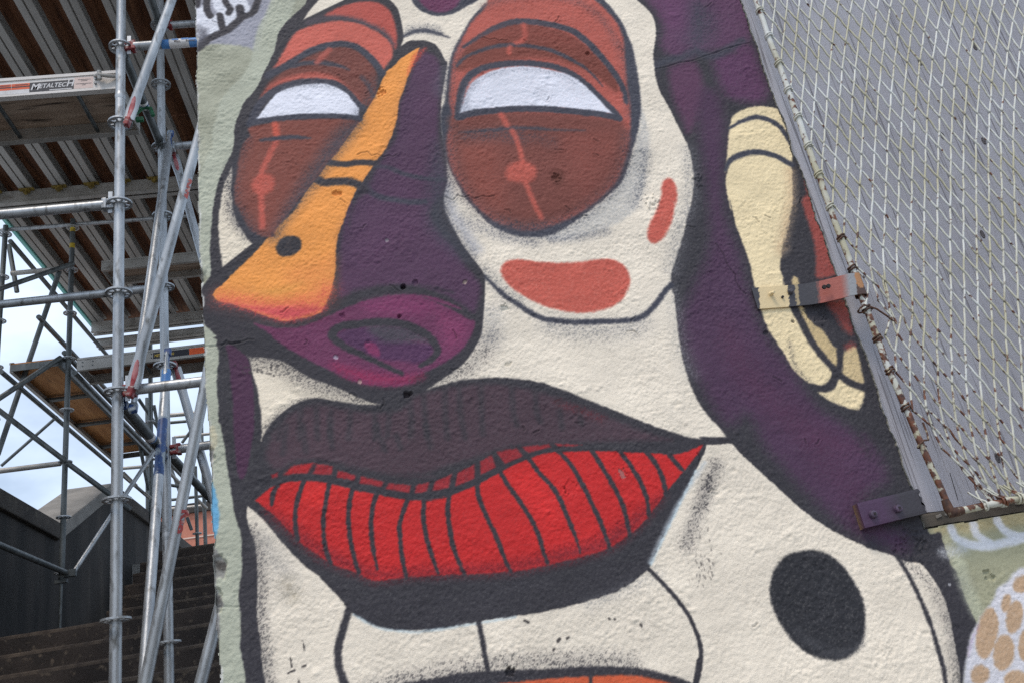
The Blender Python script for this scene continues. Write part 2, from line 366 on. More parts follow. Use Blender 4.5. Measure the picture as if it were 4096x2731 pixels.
def px2(n, p, q, ya, yb, m=DSTEEL, r=R0, k=(0, 0), nm='brace', pr=None):
    a = atY(tl(n, *p), ya); b = atY(tl(n, *q), yb); d = b-a; a = a - d*k[0]; b = b + d*k[1]
    return autosmooth(MB().sweep([a, b], r, 14).build(nm, m, pr or far))
def yrun(n, p, q, z, m=DSTEEL, r=R0, nm='ledger', pr=None, y0=None, y1=None):
    a = atZ(tl(n, *p), z); b = atZ(tl(n, *q), z); x = (a.x+b.x)/2
    return autosmooth(MB().sweep([(x, y0 or a.y, z), (x, y1 or b.y, z)], r, 14).build(nm, m, pr or far))
px2(2, (0, 1022), (655, 795), 7.6, 8.04, k=(.5, 0))
px2(2, (100, 885), (560, 840), 8.15, 8.15, ALU, nm='ledger')
px2(2, (530, 870), (280, 1610), 8.2, 8.2, k=(.02, 1.1))
px2(3, (0, 425), (545, 65), 7.7, 8.04, k=(.4, 0))
px2(3, (0, 545), (585, 990), 7.8, 8.04, k=(.4, 0)); px2(3, (605, 1010), (985, 1290), 8.04, 8.2, k=(0, .5))
px2(3, (10, 1035), (515, 590), 11.5, 11.5, r=.02)
l = px2(3, (0, 1080), (545, 1012), 8.1, 8.1, ALU, nm='ledger', k=(.3, 0))
px2(4, (0, 330), (585, 575), 6.9, 8.06, k=(.3, 0))
px2(4, (655, 580), (985, 85), 8.1, 8.3, STEEL, r=.02, k=(0, 1.62)); MB().obox((XD+.07, YD, 3.42), (.05, 0, 0), (0, .02, 0), (0, 0, .03)).build('coupler', DSTEEL, far)
px2(2, (80, 630), (152, 1050), 8.6, 8.6)
px2(2, (95, 490), (1360, 392), 8.15, 8.15, STEEL, r=.021, nm='ledger', k=(.2, .3))
yrun(2, (130, 590), (880, 1560), 6.9, y1=11.2); yrun(2, (150, 1045), (600, 1560), 5.93, y0=8.1, y1=12); yrun(3, (20, 190), (900, 955), 5.15, y1=12, r=.022)
yrun(3, (640, 0), (1340, 890), 5.52, y0=8.1, y1=12.5)
yrun(3, (650, 150), (1340, 910), 5.3, y0=8.1, y1=11)

dist = thing('scaffold', 'distant scaffold frame standing on the terrace above the top stair', 'scaffold', (-2.5, 11.5, 4.13), 'ringlock scaffolds')
T2 = lambda x, y: (440+x/2.85, 1700+y/2.85); T1 = lambda x, y: (440+x/3.919, 1350+y/3.919)
def dpost(p, y, ztop=7.3, lv=()):
    q = atY(p, y); o = autosmooth(MB().sweep([(q.x, y, 4.13), (q.x, y, ztop)], R0, 12).build('post', DSTEEL, dist))
    for z in lv: s = link(bpy.data.objects.new('rosette', ROS)); par(s, o); s.location = (q.x, y, z)
    return q
dpost(T1(630, 1000), 11.2, 7.3, (5.4, 5.9, 6.4)); dpost(T1(577, 1000), 12.8, 6.9); dpost(T2(475, 700), 11.4, 7.2, (5.1, 5.6)); dpost(T2(1060, 500), 13.2, 7.2, (5.42,)); dpost(T2(990, 1100), 12.2, 5.55, (4.62,)); dpost(T2(1085, 1100), 13.6, 5.6, (4.6,))
def dtube(T, p, q, ya, yb, m=DSTEEL, r=.022): 
    return autosmooth(MB().sweep([atY(T(*p), ya), atY(T(*q), yb)], r, 12).build('brace', m, dist))
dtube(T1, (450, 960), (760, 1420), 11.2, 11.6); dtube(T1, (690, 1060), (780, 1560), 11.4, 11.4); dtube(T1, (370, 1330), (470, 1568), 12, 12)
dtube(T2, (300, 20), (440, 740), 10.6, 10.9); dtube(T2, (690, 470), (810, 800), 12.4, 12.4); dtube(T2, (430, 640), (820, 700), 12, 12); 
dtube(T2, (660, 520), (830, 690), 11.5, 11.9, ALU); dtube(T2, (150, 540), (300, 690), 10.8, 10.8, ALU); dtube(T2, (390, 770), (460, 830), 10.8, 10.8, ALU)
dtube(T2, (820, 200), (960, 10), 12.6, 12.6); dtube(T2, (730, 135), (1150, 95), 12.8, 12.8, ALU); dtube(T2, (1040, 310), (1140, 760), 12, 12, ALU)
dtube(T2, (680, 850), (1080, 800), 13, 13); dtube(T2, (690, 950), (1040, 915), 13, 13, ALUW, .02); dtube(T2, (880, 1050), (930, 1190), 12.2, 12.2)
dtube(T1, (935, 1330), (1330, 1295), 12.2, 12.2); dtube(T1, (940, 1215), (1330, 1180), 12.2, 12.2, ALU, .03); dtube(T2, (140, 490), (560, 455), 11.5, 11.5, ALU)
dtube(T2, (1100, 940), (980, 830), 13, 12.6, ALU)

# ------------------------------------------------------------------ overhead deck
ZJ = 7.15; XL0 = -3.68; YN, YFAR = 3.0, 10.9
deck = thing('overhead_deck', 'overhead scaffold deck of aluminium joists under brown plywood sheets', 'scaffold deck', (-1.3, 7, 7.0))
def joist_mesh():
    m = MB(); L = YFAR-YN
    for s in (-1, 1): m.box((s*.008 if s > 0 else -.062, 0, 0), (.062 if s > 0 else -.008, L, .014))
    m.box((-.010, .002, .0145), (.010, L-.002, .136)); m.box((-.045, 0, .1365), (.045, L, .150))
    for s in (-1, 1): m.box((s*.022-.004, .001, .0142), (s*.022+.004, L-.001, .05))
    me = bpy.data.meshes.new('joist'); me.from_pydata(m.v, [], m.f); me.update(); me.materials.append(ALU); return me
JM = joist_mesh(); xj = []
x = XL0+.09
while x < 1.2:
    o = link(bpy.data.objects.new('joist', JM)); par(o, deck); o.location = (x+random.uniform(-.012, .012), YN, ZJ); xj.append(x); x += .302
for i in range(4):
    for j in range(4):
        x0 = XL0+.02+i*1.222; y0 = YN+j*2.0; zz = ZJ+.152+random.uniform(0, .002)
        MB().box((x0, y0, zz), (x0+1.216, min(y0+1.994, YFAR+.1), zz+.018)).build('plywood_sheet', PLYU, deck)
MB().box((XL0-.035, YN, ZJ-.01), (XL0-.002, YFAR+.1, ZJ+.17)).build('fascia_board', TURQ, deck)
def girder(y, x0, x1, z1=ZJ-.002, h=.13):
    g = MB()
    for s in (-.04, .04):
        g.box((x0, y+s-.004, z1-h), (x1, y+s+.004, z1)); g.box((x0, y+s-.026, z1-h-.006), (x1, y+s+.026, z1-h)); g.box((x0, y+s-.026, z1-.0005-.006), (x1, y+s+.026, z1-.0003))
    return g.build('girder', ALU, deck)
girder(7.80, XL0-.02, 1.2); girder(10.75, XL0+.0, 1.2); girder(10.95, XL0, 1.2, ZJ-.14, .1)
for xx in xj[:10]:
    c = MB(); c.box((xx-.07, 7.70, ZJ-.012), (xx+.07, 7.745, ZJ-.003)); c.box((xx-.012, 7.69, ZJ-.07), (xx+.012, 7.72, ZJ-.012)); c.box((xx-.03, 7.70, ZJ-.045), (xx+.03, 7.735, ZJ-.012)); c.build('joist_clamp', YCLAMP, deck)

# ------------------------------------------------------------------ work platforms
def platform(label, x0, x1, y0, y1, zb, h, along='x', wood=PLYW, bars=(), beam=ALUW, back=ALU):
    p = thing('scaffold_platform', label, 'platform', ((x0+x1)/2, (y0+y1)/2, zb), 'scaffold work platforms')
    def cbeam(yc, sgn, m):
        b = MB()
        if along == 'x':
            b.box((x0, yc-.003, zb), (x1, yc+.003, zb+h)); ya, yb_ = (yc+.003, yc+.03) if sgn > 0 else (yc-.03, yc-.003)
            b.box((x0, ya, zb), (x1, yb_, zb+.006)); b.box((x0, ya, zb+h-.006), (x1, yb_, zb+h)); b.box((x0, yc-sgn*.009, zb+h-.02), (x1, yc-sgn*.0031, zb+h)); b.box((x0, yc-sgn*.006, zb-.0), (x1, yc-sgn*.0031, zb+.012))
        else:
            b.box((yc-.003, y0, zb), (yc+.003, y1, zb+h)); xa, xb_ = (yc+.003, yc+.03) if sgn > 0 else (yc-.03, yc-.003)
            b.box((xa, y0, zb), (xb_, y1, zb+.006)); b.box((xa, y0, zb+h-.006), (xb_, y1, zb+h)); b.box((yc-sgn*.009, y0, zb+h-.02), (yc-sgn*.0031, y1, zb+h))
        return b.build('side_beam', m, p)
    if along == 'x':
        fb = cbeam(y0, 1, beam); cbeam(y1, -1, back)
        MB().box((x0+.01, y0+.004, zb+h-.022), (x1-.01, y1-.004, zb+h-.0065)).build('plywood_deck', wood, p)
        for xb in bars: autosmooth(MB().sweep([(xb, y0+.004, zb+.045), (xb, y1-.004, zb+.045)], .012, 10).build('cross_bar', DSTEEL, p))
        for e in (x0, x1): MB().box((e-.004, y0+.004, zb+.01), (e+.004, y1-.004, zb+h-.025)).build('end_beam', back, p)
    else:
        fb = cbeam(x0, 1, beam); cbeam(x1, -1, back)
        MB().box((x0+.004, y0+.01, zb+h-.022), (x1-.004, y1-.01, zb+h-.0065)).build('plywood_deck', wood, p)
        for yb_ in bars: MB().box((x0+.004, yb_-.03, zb+.02), (x1-.004, yb_+.03, zb+.045)).build('cross_bar', back, p)
        for e in (y0, y1): MB().box((x0+.004, e-.004, zb+.01), (x1-.004, e+.004, zb+h-.025)).build('end_beam', back, p)
    return p, fb
p1, fb = platform('nearest white work platform with a black maker label on its side beam', -3.4, -1.285, 4.06, 4.46, 5.122, .125, 'x', PLYW, (-1.52, -1.95, -2.4, -2.9))
def sticker(x0, x1, z0, z1, m, y, parent, d=.0006): return MB().box((x0, y-d, z0), (x1, y, z1)).build('sticker', m, parent)
def wx(px): return atY((px, 300), 4.06).x
def stx(a): return atY((a/4.9, 260+(400-a*.06)/4.9), 4.06).x
SY = 4.06-.0031
zb = 5.122
sticker(stx(590), stx(1455), zb+.020, zb+.085, LABELK, SY, fb)
text('M', .060, (stx(605), SY-.0009, zb+.034), (1, 0, 0), (0, 0, 1), LABELW, fb, .25, .95)
wT = stx(1290)-stx(775)
text('ETALTEC', .042, (stx(768), SY-.0009, zb+.042), (1, 0, 0), (0, 0, 1), LABELW, fb, .25, wT/(.042*3.95))
text('H', .060, (stx(1300), SY-.0009, zb+.042), (1, 0, 0), (0, 0, 1), LABELW, fb, .25, .9)
sticker(stx(980), stx(1420), zb+.0225, zb+.0285, LABELW, SY-.0007, fb, .0002)
sticker(stx(1460), stx(1830), zb+.020, zb+.098, LABELP, SY, fb)
for i, (q0, q1, zq) in enumerate(((1530, 1780, .078), (1590, 1720, .069), (1490, 1800, .050), (1610, 1690, .041))): sticker(stx(q0), stx(q1), zb+zq, zb+zq+.004, LABELK, SY-.0007, fb, .0002)
for q0, q1 in ((-260, 228), (236, 588)):
    sticker(stx(q0), stx(q1), zb+.066, zb+.084, LABELO, SY, fb); sticker(stx(q0), stx(q1), zb+.058, zb+.0655, LABELK, SY, fb); sticker(stx(q0), stx(q1), zb+.044, zb+.0575, LABELO, SY, fb); sticker(stx(q0), stx(q1), zb+.016, zb+.0435, LABELW, SY, fb)
    sticker(stx(q0+70), stx(q1-30), zb+.072, zb+.077, LABELK, SY-.0007, fb, .0002)
for zz in (.045, .075): autosmooth(MB().sweep([(stx(1882), SY-.012, zb+zz), (stx(1882), SY, zb+zz)], .007, 10).build('rivet', STEEL, fb))
h = MB(); h.sweep([(-1.40, 4.05, zb+.09), (-1.37, 4.02, zb+.075), (-1.33, 4.03, zb+.07), (-1.27, 4.05, zb+.075)], .011, 10); h.sweep([(-1.37, 4.03, zb+.05), (-1.37, 4.02, zb+.10)], .012, 10); autosmooth(h.build('hook', ALU, p1))
for yy in (4.38,):
    g = MB(); g.sweep([(-1.29, yy, zb+.08), (-1.24, yy, zb+.125), (-1.20, yy, zb+.115), (-1.185, yy, zb+.06)], .012, 10); g.obox((-1.27, yy, zb+.04), (.03, 0, 0), (0, .012, 0), (0, 0, .012)); autosmooth(g.build('hook', GREEN, p1))
platform('long platform with orange plywood underside high behind the far posts', -3.49, -3.03, 8.06, 10.95, 5.36, .10, 'y', PLYO, (8.9, 9.7, 10.5), ALU, DSTEEL)
p3, fb3 = platform('work platform with a black and orange label behind the second post', -2.87, .6, 8.0, 8.36, 5.27, .125, 'x', PLYU, (-2.3, -1.7, -1.1), ALU)
SY3 = 8.0-.0031; q0 = atY(tl(3, 1372, 60), 8.0).x; q1 = atY(tl(3, 1695, 40), 8.0).x
sticker(q0, q1, 5.298, 5.362, LABELK, SY3, fb3); sticker(q1+.002, q1+.30, 5.298, 5.362, LABELO, SY3, fb3); text('METALTECH', .040, (q0+.01, SY3-.0009, 5.316), (1, 0, 0), (0, 0, 1), LABELY, fb3, .25, .80)
for k in range(3):
    for zz in (.04, .08): autosmooth(MB().sweep([(-2.82+k*.09 if k < 2 else -2.2, SY3-.004, 5.27+zz), (-2.82+k*.09 if k < 2 else -2.2, SY3, 5.27+zz)], .007, 8).build('rivet', DSTEEL, fb3))
platform('upper plank platform under the joists to the right of the tall near post', -2.72, .6, 8.16, 8.48, 6.40, .11, 'x', PLYW, (-2.25, -1.75), ALU)
# ------------------------------------------------------------------ the mural wall: a dense plaster skin that carries the paint
OX, OZ = 1.308, 1.886                          # left and lower edge of the boarded window
def axis(lo, hi, step, far_lo, far_hi):
    core = np.arange(lo, hi, step); a = []; x = lo; s = step
    while x > far_lo: s = min(s*1.22, .25); x -= s; a.append(x)
    a = [v for v in a if v > far_lo+.02] + [far_lo]
    b = []; x = core[-1]; s = step
    while x < far_hi: s = min(s*1.22, .25); x += s; b.append(x)
    b = [v for v in b if v < far_hi-.02] + [far_hi]
    return np.array(sorted(a) + list(core) + b)
XS = axis(-.500, 1.60, .0026, -.52, 5.2); ZS = axis(1.42, 3.90, .0026, 0.0, 4.7)
NX, NZ = len(XS), len(ZS); GX, GZ = np.meshgrid(XS, ZS)
def vnoise(sx, sz, seed, ox=0, oz=0):
    g = np.random.default_rng(seed).random((257, 257)).astype(np.float32); g[256] = g[0]; g[:, 256] = g[:, 0]
    u = (GX/sx+ox+100) % 256; v = (GZ/sz+oz+100) % 256; i = u.astype(int); j = v.astype(int); fu = u-i; fv = v-j
    fu = fu*fu*(3-2*fu); fv = fv*fv*(3-2*fv)
    return (g[j, i]*(1-fu)*(1-fv)+g[j, i+1]*fu*(1-fv)+g[j+1, i]*(1-fu)*fv+g[j+1, i+1]*fu*fv).astype(np.float32)
GRAIN = np.clip((.55*vnoise(.0046, .0038, 11)+.45*rng.random((NZ, NX)).astype(np.float32)-.5)*1.75+.5, 0, 1)
EDGE = (vnoise(.012, .010, 12)-.5)*.0022+(vnoise(.006, .005, 13)-.5)*.0022
CLOUD = vnoise(.09, .06, 14)*.6+vnoise(.035, .025, 15)*.4
PAINT = np.empty((NZ, NX, 3), np.float32); PAINT[:] = (162, 163, 144)
REG = np.zeros((NZ, NX), np.int16)
def parse(s):
    pts = []; t = None; tok = s.split(); i = 0; t = TILES['N']
    while i < len(tok):
        if tok[i] in TILES: t = TILES[tok[i]]; i += 1; continue
        k = tok[i+1]; c = k.endswith('*'); k = k.rstrip('*')
        p = (t[0]+float(tok[i])/t[2], t[1]+float(k)/t[2]); pts.append(p)
        if c: pts += [p, p]
        i += 2
    return pts
def place(pts): return np.array([[q.x, q.z] for q in (atY(p, YW) for p in pts)])
def pxm(pts):
    c = np.mean(np.array(pts), 0); a = atY(c, YW); b = atY((c[0]+10, c[1]), YW); d = atY((c[0], c[1]+10), YW)
    return math.sqrt((b-a).length*(d-a).length)/10
def spline(P, closed, k=5):
    n = len(P); o = []
    R_ = range(n) if closed else range(n-1)
    for i in R_:
        p0 = P[(i-1) % n] if closed or i > 0 else P[0]; p1 = P[i]; p2 = P[(i+1) % n]; p3 = P[(i+2) % n] if closed or i+2 < n else P[n-1]
        if abs(p1-p2).sum() < 1e-9: continue
        for j in range(k):
            t = j/k; o.append(.5*(2*p1+(p2-p0)*t+(2*p0-5*p1+4*p2-p3)*t*t+(3*p1-p0-3*p2+p3)*t**3))
    if not closed: o.append(P[-1])
    return np.array(o)
def window(P, b):
    i0 = max(np.searchsorted(XS, P[:, 0].min()-b), 0); i1 = min(np.searchsorted(XS, P[:, 0].max()+b)+1, NX)
    j0 = max(np.searchsorted(ZS, P[:, 1].min()-b), 0); j1 = min(np.searchsorted(ZS, P[:, 1].max()+b)+1, NZ)
    return i0, i1, j0, j1
def segdist(A, B, band, D, wa=None, wb=None, off=(0, 0)):
    i0, i1, j0, j1 = window(np.array([A, B]), band)
    if i1 <= i0 or j1 <= j0: return
    x = GX[j0:j1, i0:i1]; z = GZ[j0:j1, i0:i1]; d = B-A; L = d@d+1e-12
    t = np.clip(((x-A[0])*d[0]+(z-A[1])*d[1])/L, 0, 1)
    r = np.hypot(x-A[0]-t*d[0], z-A[1]-t*d[1])
    if wa is not None: r = r-(wa+(wb-wa)*t)
    s = D[j0-off[1]:j1-off[1], i0-off[0]:i1-off[0]]
    np.minimum(s, r, out=s)
def put(i0, i1, j0, j1, al, color, spk, reg=None):
    if spk:
        g = GRAIN[j0:j1, i0:i1]; spk = spk*.55; al = (1-spk)*al+spk*np.clip((al-g)*2.2+.5, 0, 1)*np.clip(al*6, 0, 1)
    P = PAINT[j0:j1, i0:i1]; P += (np.array(color, np.float32)-P)*al[..., None]
    if reg is not None: REG[j0:j1, i0:i1][al > .5] = reg
def sstep(x): x = np.clip(x, 0, 1); return x*x*(3-2*x)
def fill(color, s, soft=4, alpha=1.0, spk=.25, reg=None, sm=True, rough=1.0):
    pts = parse(s); k = pxm(pts); P = place(pts); P = spline(P, True) if sm else P; so_ = max(soft*k, .0016); band = so_*1.6+.006
    i0, i1, j0, j1 = window(P, band)
    if i1-i0 < 2 or j1-j0 < 2: return
    D = np.full((j1-j0, i1-i0), band, np.float32); T = np.zeros((j1-j0, i1-i0+1), np.int16); n = len(P); zs = ZS[j0:j1]; xs = XS[i0:i1]
    for i in range(n):
        A = P[i]; B = P[(i+1) % n]; segdist(A, B, band, D, off=(i0, j0))
        if A[1] == B[1]: continue
        lo, hi = (A, B) if A[1] < B[1] else (B, A)
        r0, r1 = np.searchsorted(zs, lo[1]), np.searchsorted(zs, hi[1])
        if r1 <= r0: continue
        rows = np.arange(r0, r1); xc = lo[0]+(hi[0]-lo[0])*(zs[rows]-lo[1])/(hi[1]-lo[1])
        np.add.at(T, (rows, np.searchsorted(xs, xc)), 1)
    ins = (np.cumsum(T, 1)[:, :-1] % 2) > 0
    S = np.where(ins, D, -D)+EDGE[j0:j1, i0:i1]*rough
    put(i0, i1, j0, j1, alpha*sstep((S+so_)/(2*so_)), color, spk, reg)
def stroke(color, s, wd, soft=5, alpha=1.0, spk=.25, tap=(1, 1), reg=None, sm=True, rough=1.0):
    pts = parse(s); k = pxm(pts); P = place(pts); P = spline(P, False) if sm else P; so_ = max(soft*k, .0016); hw = wd*k/2; band = hw+so_*1.6+.006
    i0, i1, j0, j1 = window(P, band)
    if i1-i0 < 2 or j1-j0 < 2: return
    D = np.full((j1-j0, i1-i0), band, np.float32); n = len(P)
    def wt(i):
        u = i/(n-1); e = 1.0
        if u < .3: e = min(e, tap[0]+(1-tap[0])*u/.3)
        if u > .7: e = min(e, tap[1]+(1-tap[1])*(1-u)/.3)
        return hw*e
    for i in range(n-1): segdist(P[i], P[i+1], band, D, wt(i), wt(i+1), (i0, j0))
    S = -D+EDGE[j0:j1, i0:i1]*rough
    put(i0, i1, j0, j1, alpha*sstep((S+so_)/(2*so_)), color, spk, reg)

# paint colours as they look on the plaster
SAGE2 = (178, 181, 163); INK = (59, 57, 62); INKB = (68, 69, 79); CREAM = (234, 222, 203); CREAMW = (233, 220, 198); PURP = (85, 59, 82)
MAG = (108, 56, 86); TERRA = (182, 94, 82); BROWN = (120, 70, 62); CORAL = (196, 96, 82); ORANGE = (238, 156, 80); WHITE = (226, 227, 236)
STRAW = (236, 216, 174); REDL = (194, 44, 44); LIP = (80, 62, 70); OLIVE = (162, 160, 132); TAN = (190, 158, 126); LAV = (154, 154, 164)
R_LEYE, R_REYE, R_NOSE, R_LIPS, R_EAR, R_CHEEK, R_DOT = 1, 2, 3, 4, 5, 6, 7
# bare wall tones
PAINT += ((CLOUD-.5)*22)[..., None]
fill(OLIVE, 'I 1640 560 2275 440 2900 400 2900 1900 1600 1900', 30, .9, .3)
fill((176, 160, 120), 'I 1680 640 2275 520 2300 600 1900 650', 20, .6, .4)
fill(LAV, 'A 20 -150 620 -150 580 0 540 80 500 200 460 340 400 315 290 296 200 292 120 300 60 330 20 350', 8)
fill((218, 219, 226), 'A 40 60 66 62 110 25 135 -40 170 -60 150 60 160 110 210 90 218 190 150 235 110 195 90 240 50 270', 5)
fill((218, 219, 226), 'A 178 -40 300 -60 370 -20 412 50 400 95 335 75 328 135 262 192 235 100 200 85 170 40', 5)
stroke(INK, 'A 130 -40 128 60 150 108', 25, 5); stroke(INK, 'A 235 -40 255 20 280 60 272 88', 23, 5); stroke(INK, 'A 212 100 225 160 240 205', 24, 5)
stroke(INK, 'A 345 50 350 110 320 150 260 200 200 228 140 258 90 300 40 340', 30, 6); stroke(INK, 'A 480 -40 455 30 430 80 370 112', 26, 6); stroke((90, 90, 98), 'A 70 200 100 215 80 290', 30, 22, .7, .5); stroke(INK, 'A 62 40 70 0 100 -30', 22, 5)
# lighter repainted band beside the silhouette
stroke(SAGE2, 'A 640 -20 600 90 545 200 520 300 500 420 430 540 370 600 300 690 280 780 250 870 255 980 210 1060 170 1160 130 1240 110 1400 105 1568 C 100 100 110 300 110 430', 95, 8, .9)
stroke(SAGE2, 'C 130 800 150 940 150 1100 145 1300 160 1500 E 150 80 200 250 215 450 240 650 260 800 260 1000 230 1200 250 1400 270 1600', 110, 10, .8)
# silhouette of the whole head
fill(INK, '''A 830 -160 790 0 770 40 730 75 690 110 650 150 610 200 590 260 575 330 540 410 500 490 470 560 430 620 375 680 350 740 320 810 308 880 312 930 300 990 265 1070 225 1150 200 1220 180 1300 165 1400 160 1480
 C 165 100 155 200 150 300 152 400 155 490 130 535 105 570 80 610 70 700 95 770 112 822 160 868 190 898* 168 910* 196 925* 190 950 205 1000 205 1060 195 1150 195 1250 205 1350 205 1450
 E 200 0 225 130 240 250 260 350 280 500 300 590 325 660 330 750 330 880 310 1030 320 1130 325 1250 320 1330 335 1430 355 1568 380 1900
 I 1860 1900 1905 1568 1920 1450 1940 1350 1950 1280 1985 1205 1950 1130 1900 1000 1870 900 1830 840 1800 760 1780 700 1765 648 1690 640 1690 380 1600 0 H 1420 1400 G 1000 900 G 760 200 G 640 -300''', 4, 1, .3)
# purple of the hair
fill((96, 64, 90), 'B 1600 -120 1640 20 1700 90 1740 180 1725 300 1790 375 1900 385 1990 350 2146 320 2300 330 2250 -120', 26, .95, .55)
fill(INKB, 'B 1900 40 1990 20 2060 120 2050 250 1960 330 1900 240', 60, .75, .7)
fill((106, 66, 98), 'B 1640 -60 1720 60 1760 160 1880 200 1890 0 1800 -80', 40, .6, .6)
fill((96, 62, 86), 'B 1775 480 1800 440 1880 408 1950 420 1990 500 2010 650 1960 790 1905 880 1860 780 1800 640', 24, .95, .5)
fill((96, 60, 90), 'G 400 350 520 330 640 300 690 420 740 560 700 640 600 640 480 600 420 480', 34, .9, .55)
fill((80, 56, 79), 'G 330 560 430 600 460 760 455 1000 450 1250 500 1450 560 1600 H 430 470 470 600 520 760 600 900 720 1040 800 1180 920 1320 1100 1440 1220 1600 I 1300 60 1400 200 1440 330 1330 400 1260 480 1280 580 1420 620 1540 660 1575 740 1500 760 1380 700 1220 640 1080 520 920 370 800 240 690 110 600 -60 H 330 1400 180 1180 80 960 45 760 120 540 220 260 G 350 1100 320 900 300 700', 44, .95, .5)
fill((86, 54, 77), 'H 300 760 420 860 520 1040 640 1180 820 1340 1000 1460 1180 1568 900 1568 640 1400 420 1180 300 980', 60, .6, .55)
fill((87, 54, 77), 'I 900 60 1050 40 1200 200 1340 420 1400 620 1300 600 1150 420 980 240', 70, .35, .55)
stroke(INKB, 'B 1690 440 1760 400 1850 385 1950 340 2010 370 2090 370 2160 330 2260 270', 30, 14, .8, .6)
# cream face
fill(CREAM, '''A 1290 -60 1380 50 1400 110 1420 200 1425 260 1410 330 B 120 520 300 1000 280 1270 330 1420 D 300 60 350 180 430 330 510 430 556 500 560 620 552 750 538 880 500 965 450 1040 400 1095 320 1150 180 1248*
 300 1214 420 1184 550 1172 650 1170 780 1180 900 1196 1000 1225 1150 1280 1300 1340 1450 1400 1600 1460 1750 1515 1900 1562 2060 1602 I 300 72 465 74* 410 -5 D 2050 1440 1990 1360 1940 1270 1900 1170 1870 1060 1850 960 1835 850 1820 720 1810 650 1792 570 1790 500 1820 400 1850 300 1880 200 1900 100 1925 20
 B 1938 1240 1940 1170 1930 1080 1905 980 1870 900 1820 800 1770 700 1720 620 1690 530 1680 450 1672 360 1685 280 1690 190 1670 110 1620 50 1555 -10 1480 -140 600 -160 A 1330 -140''', 5, 1, .3)
fill(CREAM, 'A 765 132* 800 78 860 10 950 -60 1150 -70 1030 2 940 46 850 92', 4)
fill(CREAMW, 'C 345 968* 405 1040 425 1120 450 1200 465 1270 477 1350 487 1430 490 1500 488 1580 E 447 90* 500 0 C 600 1425 700 1350 780 1316 860 1305 950 1318 1050 1335 1150 1346 1275 1347* 1200 1328 1100 1282 1010 1242 900 1202 780 1152 700 1102 620 1057 500 1036 400 1030', 5, 1, .4)
stroke(INK, 'C 420 1030 600 1060 760 1150 900 1215 1020 1255 1150 1310', 70, 60, .55, .85)
stroke(INK, 'C 520 1510 600 1430 700 1360 780 1325', 30, 30, .5, .8)
fill(CREAMW, 'A 292 1105* 270 1160 245 1215 228 1290 212 1390 204 1480 C 203 180 210 280 222 370 232 447* 330 372 432 292* 385 232 345 172 315 100 300 30 A 300 1330 290 1250 300 1180', 5, 1, .35)
stroke(INK, 'A 295 1120 280 1250 300 1400 C 330 130 400 230', 34, 40, .55, .9)
# chin
fill(CREAM, '''E 363 488* 430 540 500 620 600 740 700 840 800 920 880 1000 965 1098 1000 1138 1080 1190 1170 1226 1280 1246 1400 1252 1500 1246 F 0 1248 120 1250 250 1236 400 1209 550 1181 800 1146 1000 1106 1150 1066 1300 1016 1400 962 1500 884 1520 850 1560 762 1600 680 1650 580 1700 470 1750 370 1800 270 1850 168 1862 118* I 400 118 498 110* 560 180 700 310 810 410 900 490 1000 570 1120 645 1220 695 1330 745 1440 780 1510 805 1560 828 1640 836 1680 870 1740 960 1790 1050 1820 1150 1840 1250 1860 1350 1880 1450 1890 1568 1900 1900
 E 480 1900 470 1568 460 1500 450 1400 440 1300 425 1200 420 1100 425 1000 425 850 410 720 385 650 360 560''', 4, 1, .3)
stroke(INK, 'E 385 640 430 760 445 900 440 1080 448 1250 470 1420 485 1600', 40, 46, .55, .85)
stroke((150, 146, 142), 'E 470 700 560 850 620 1000', 60, 60, .5, .6); stroke((190, 176, 150), 'E 600 960 640 1040', 40, 50, .5, .5)
stroke(INK, 'I 1870 960 1840 1100 1870 1250 1900 1400 1920 1600', 50, 85, .75, .5); stroke(INK, 'I 1560 840 1680 930 1740 1020', 24, 50, .35, .9)
stroke(INK, 'I 400 250 340 400 280 560 220 720', 36, 44, .55, .85); stroke(INK, 'I 350 330 320 480', 20, 40, .45, .9)
stroke((196, 204, 208), 'I 330 230 240 370 150 520 60 700 0 830', 16, 10, .6, .1)
# purple strip below the nose tip
fill((78, 50, 72), 'C 258 958 330 968 382 1020 406 1072 420 1150 434 1250 440 1400 436 1568 E 400 60 385 150 372 230 350 310 320 320 302 270 292 190 284 90 C 303 1450 297 1300 288 1200 278 1100 264 1010', 6, 1, .35)
fill((128, 56, 92), 'C 148 735 230 758 330 780 385 832 405 872 442 902 380 908 300 890 250 850 200 792', 7, .95, .45)
# lower face shading
stroke(INK, 'D 590 900 560 980 470 1080 330 1160 220 1225', 40, 70, .5, .85); stroke((150, 150, 152), 'D 610 760 600 900', 60, 60, .4, .8)
stroke((120, 120, 124), 'D 1000 830 1250 860 1450 855 1600 820', 50, 70, .45, .85); stroke((110, 110, 114), 'D 560 480 680 600 780 670', 40, 44, .4, .85)
stroke((150, 150, 150), 'D 1800 600 1830 780 1860 950 1920 1130', 40, 60, .35, .8); stroke((130, 130, 132), 'B 1900 1000 1930 1180 1900 1400 D 1860 160 1800 460', 40, 46, .45, .85)
stroke((140, 140, 142), 'F 1150 1090 1500 940 1560 900', 30, 50, .3, .9)
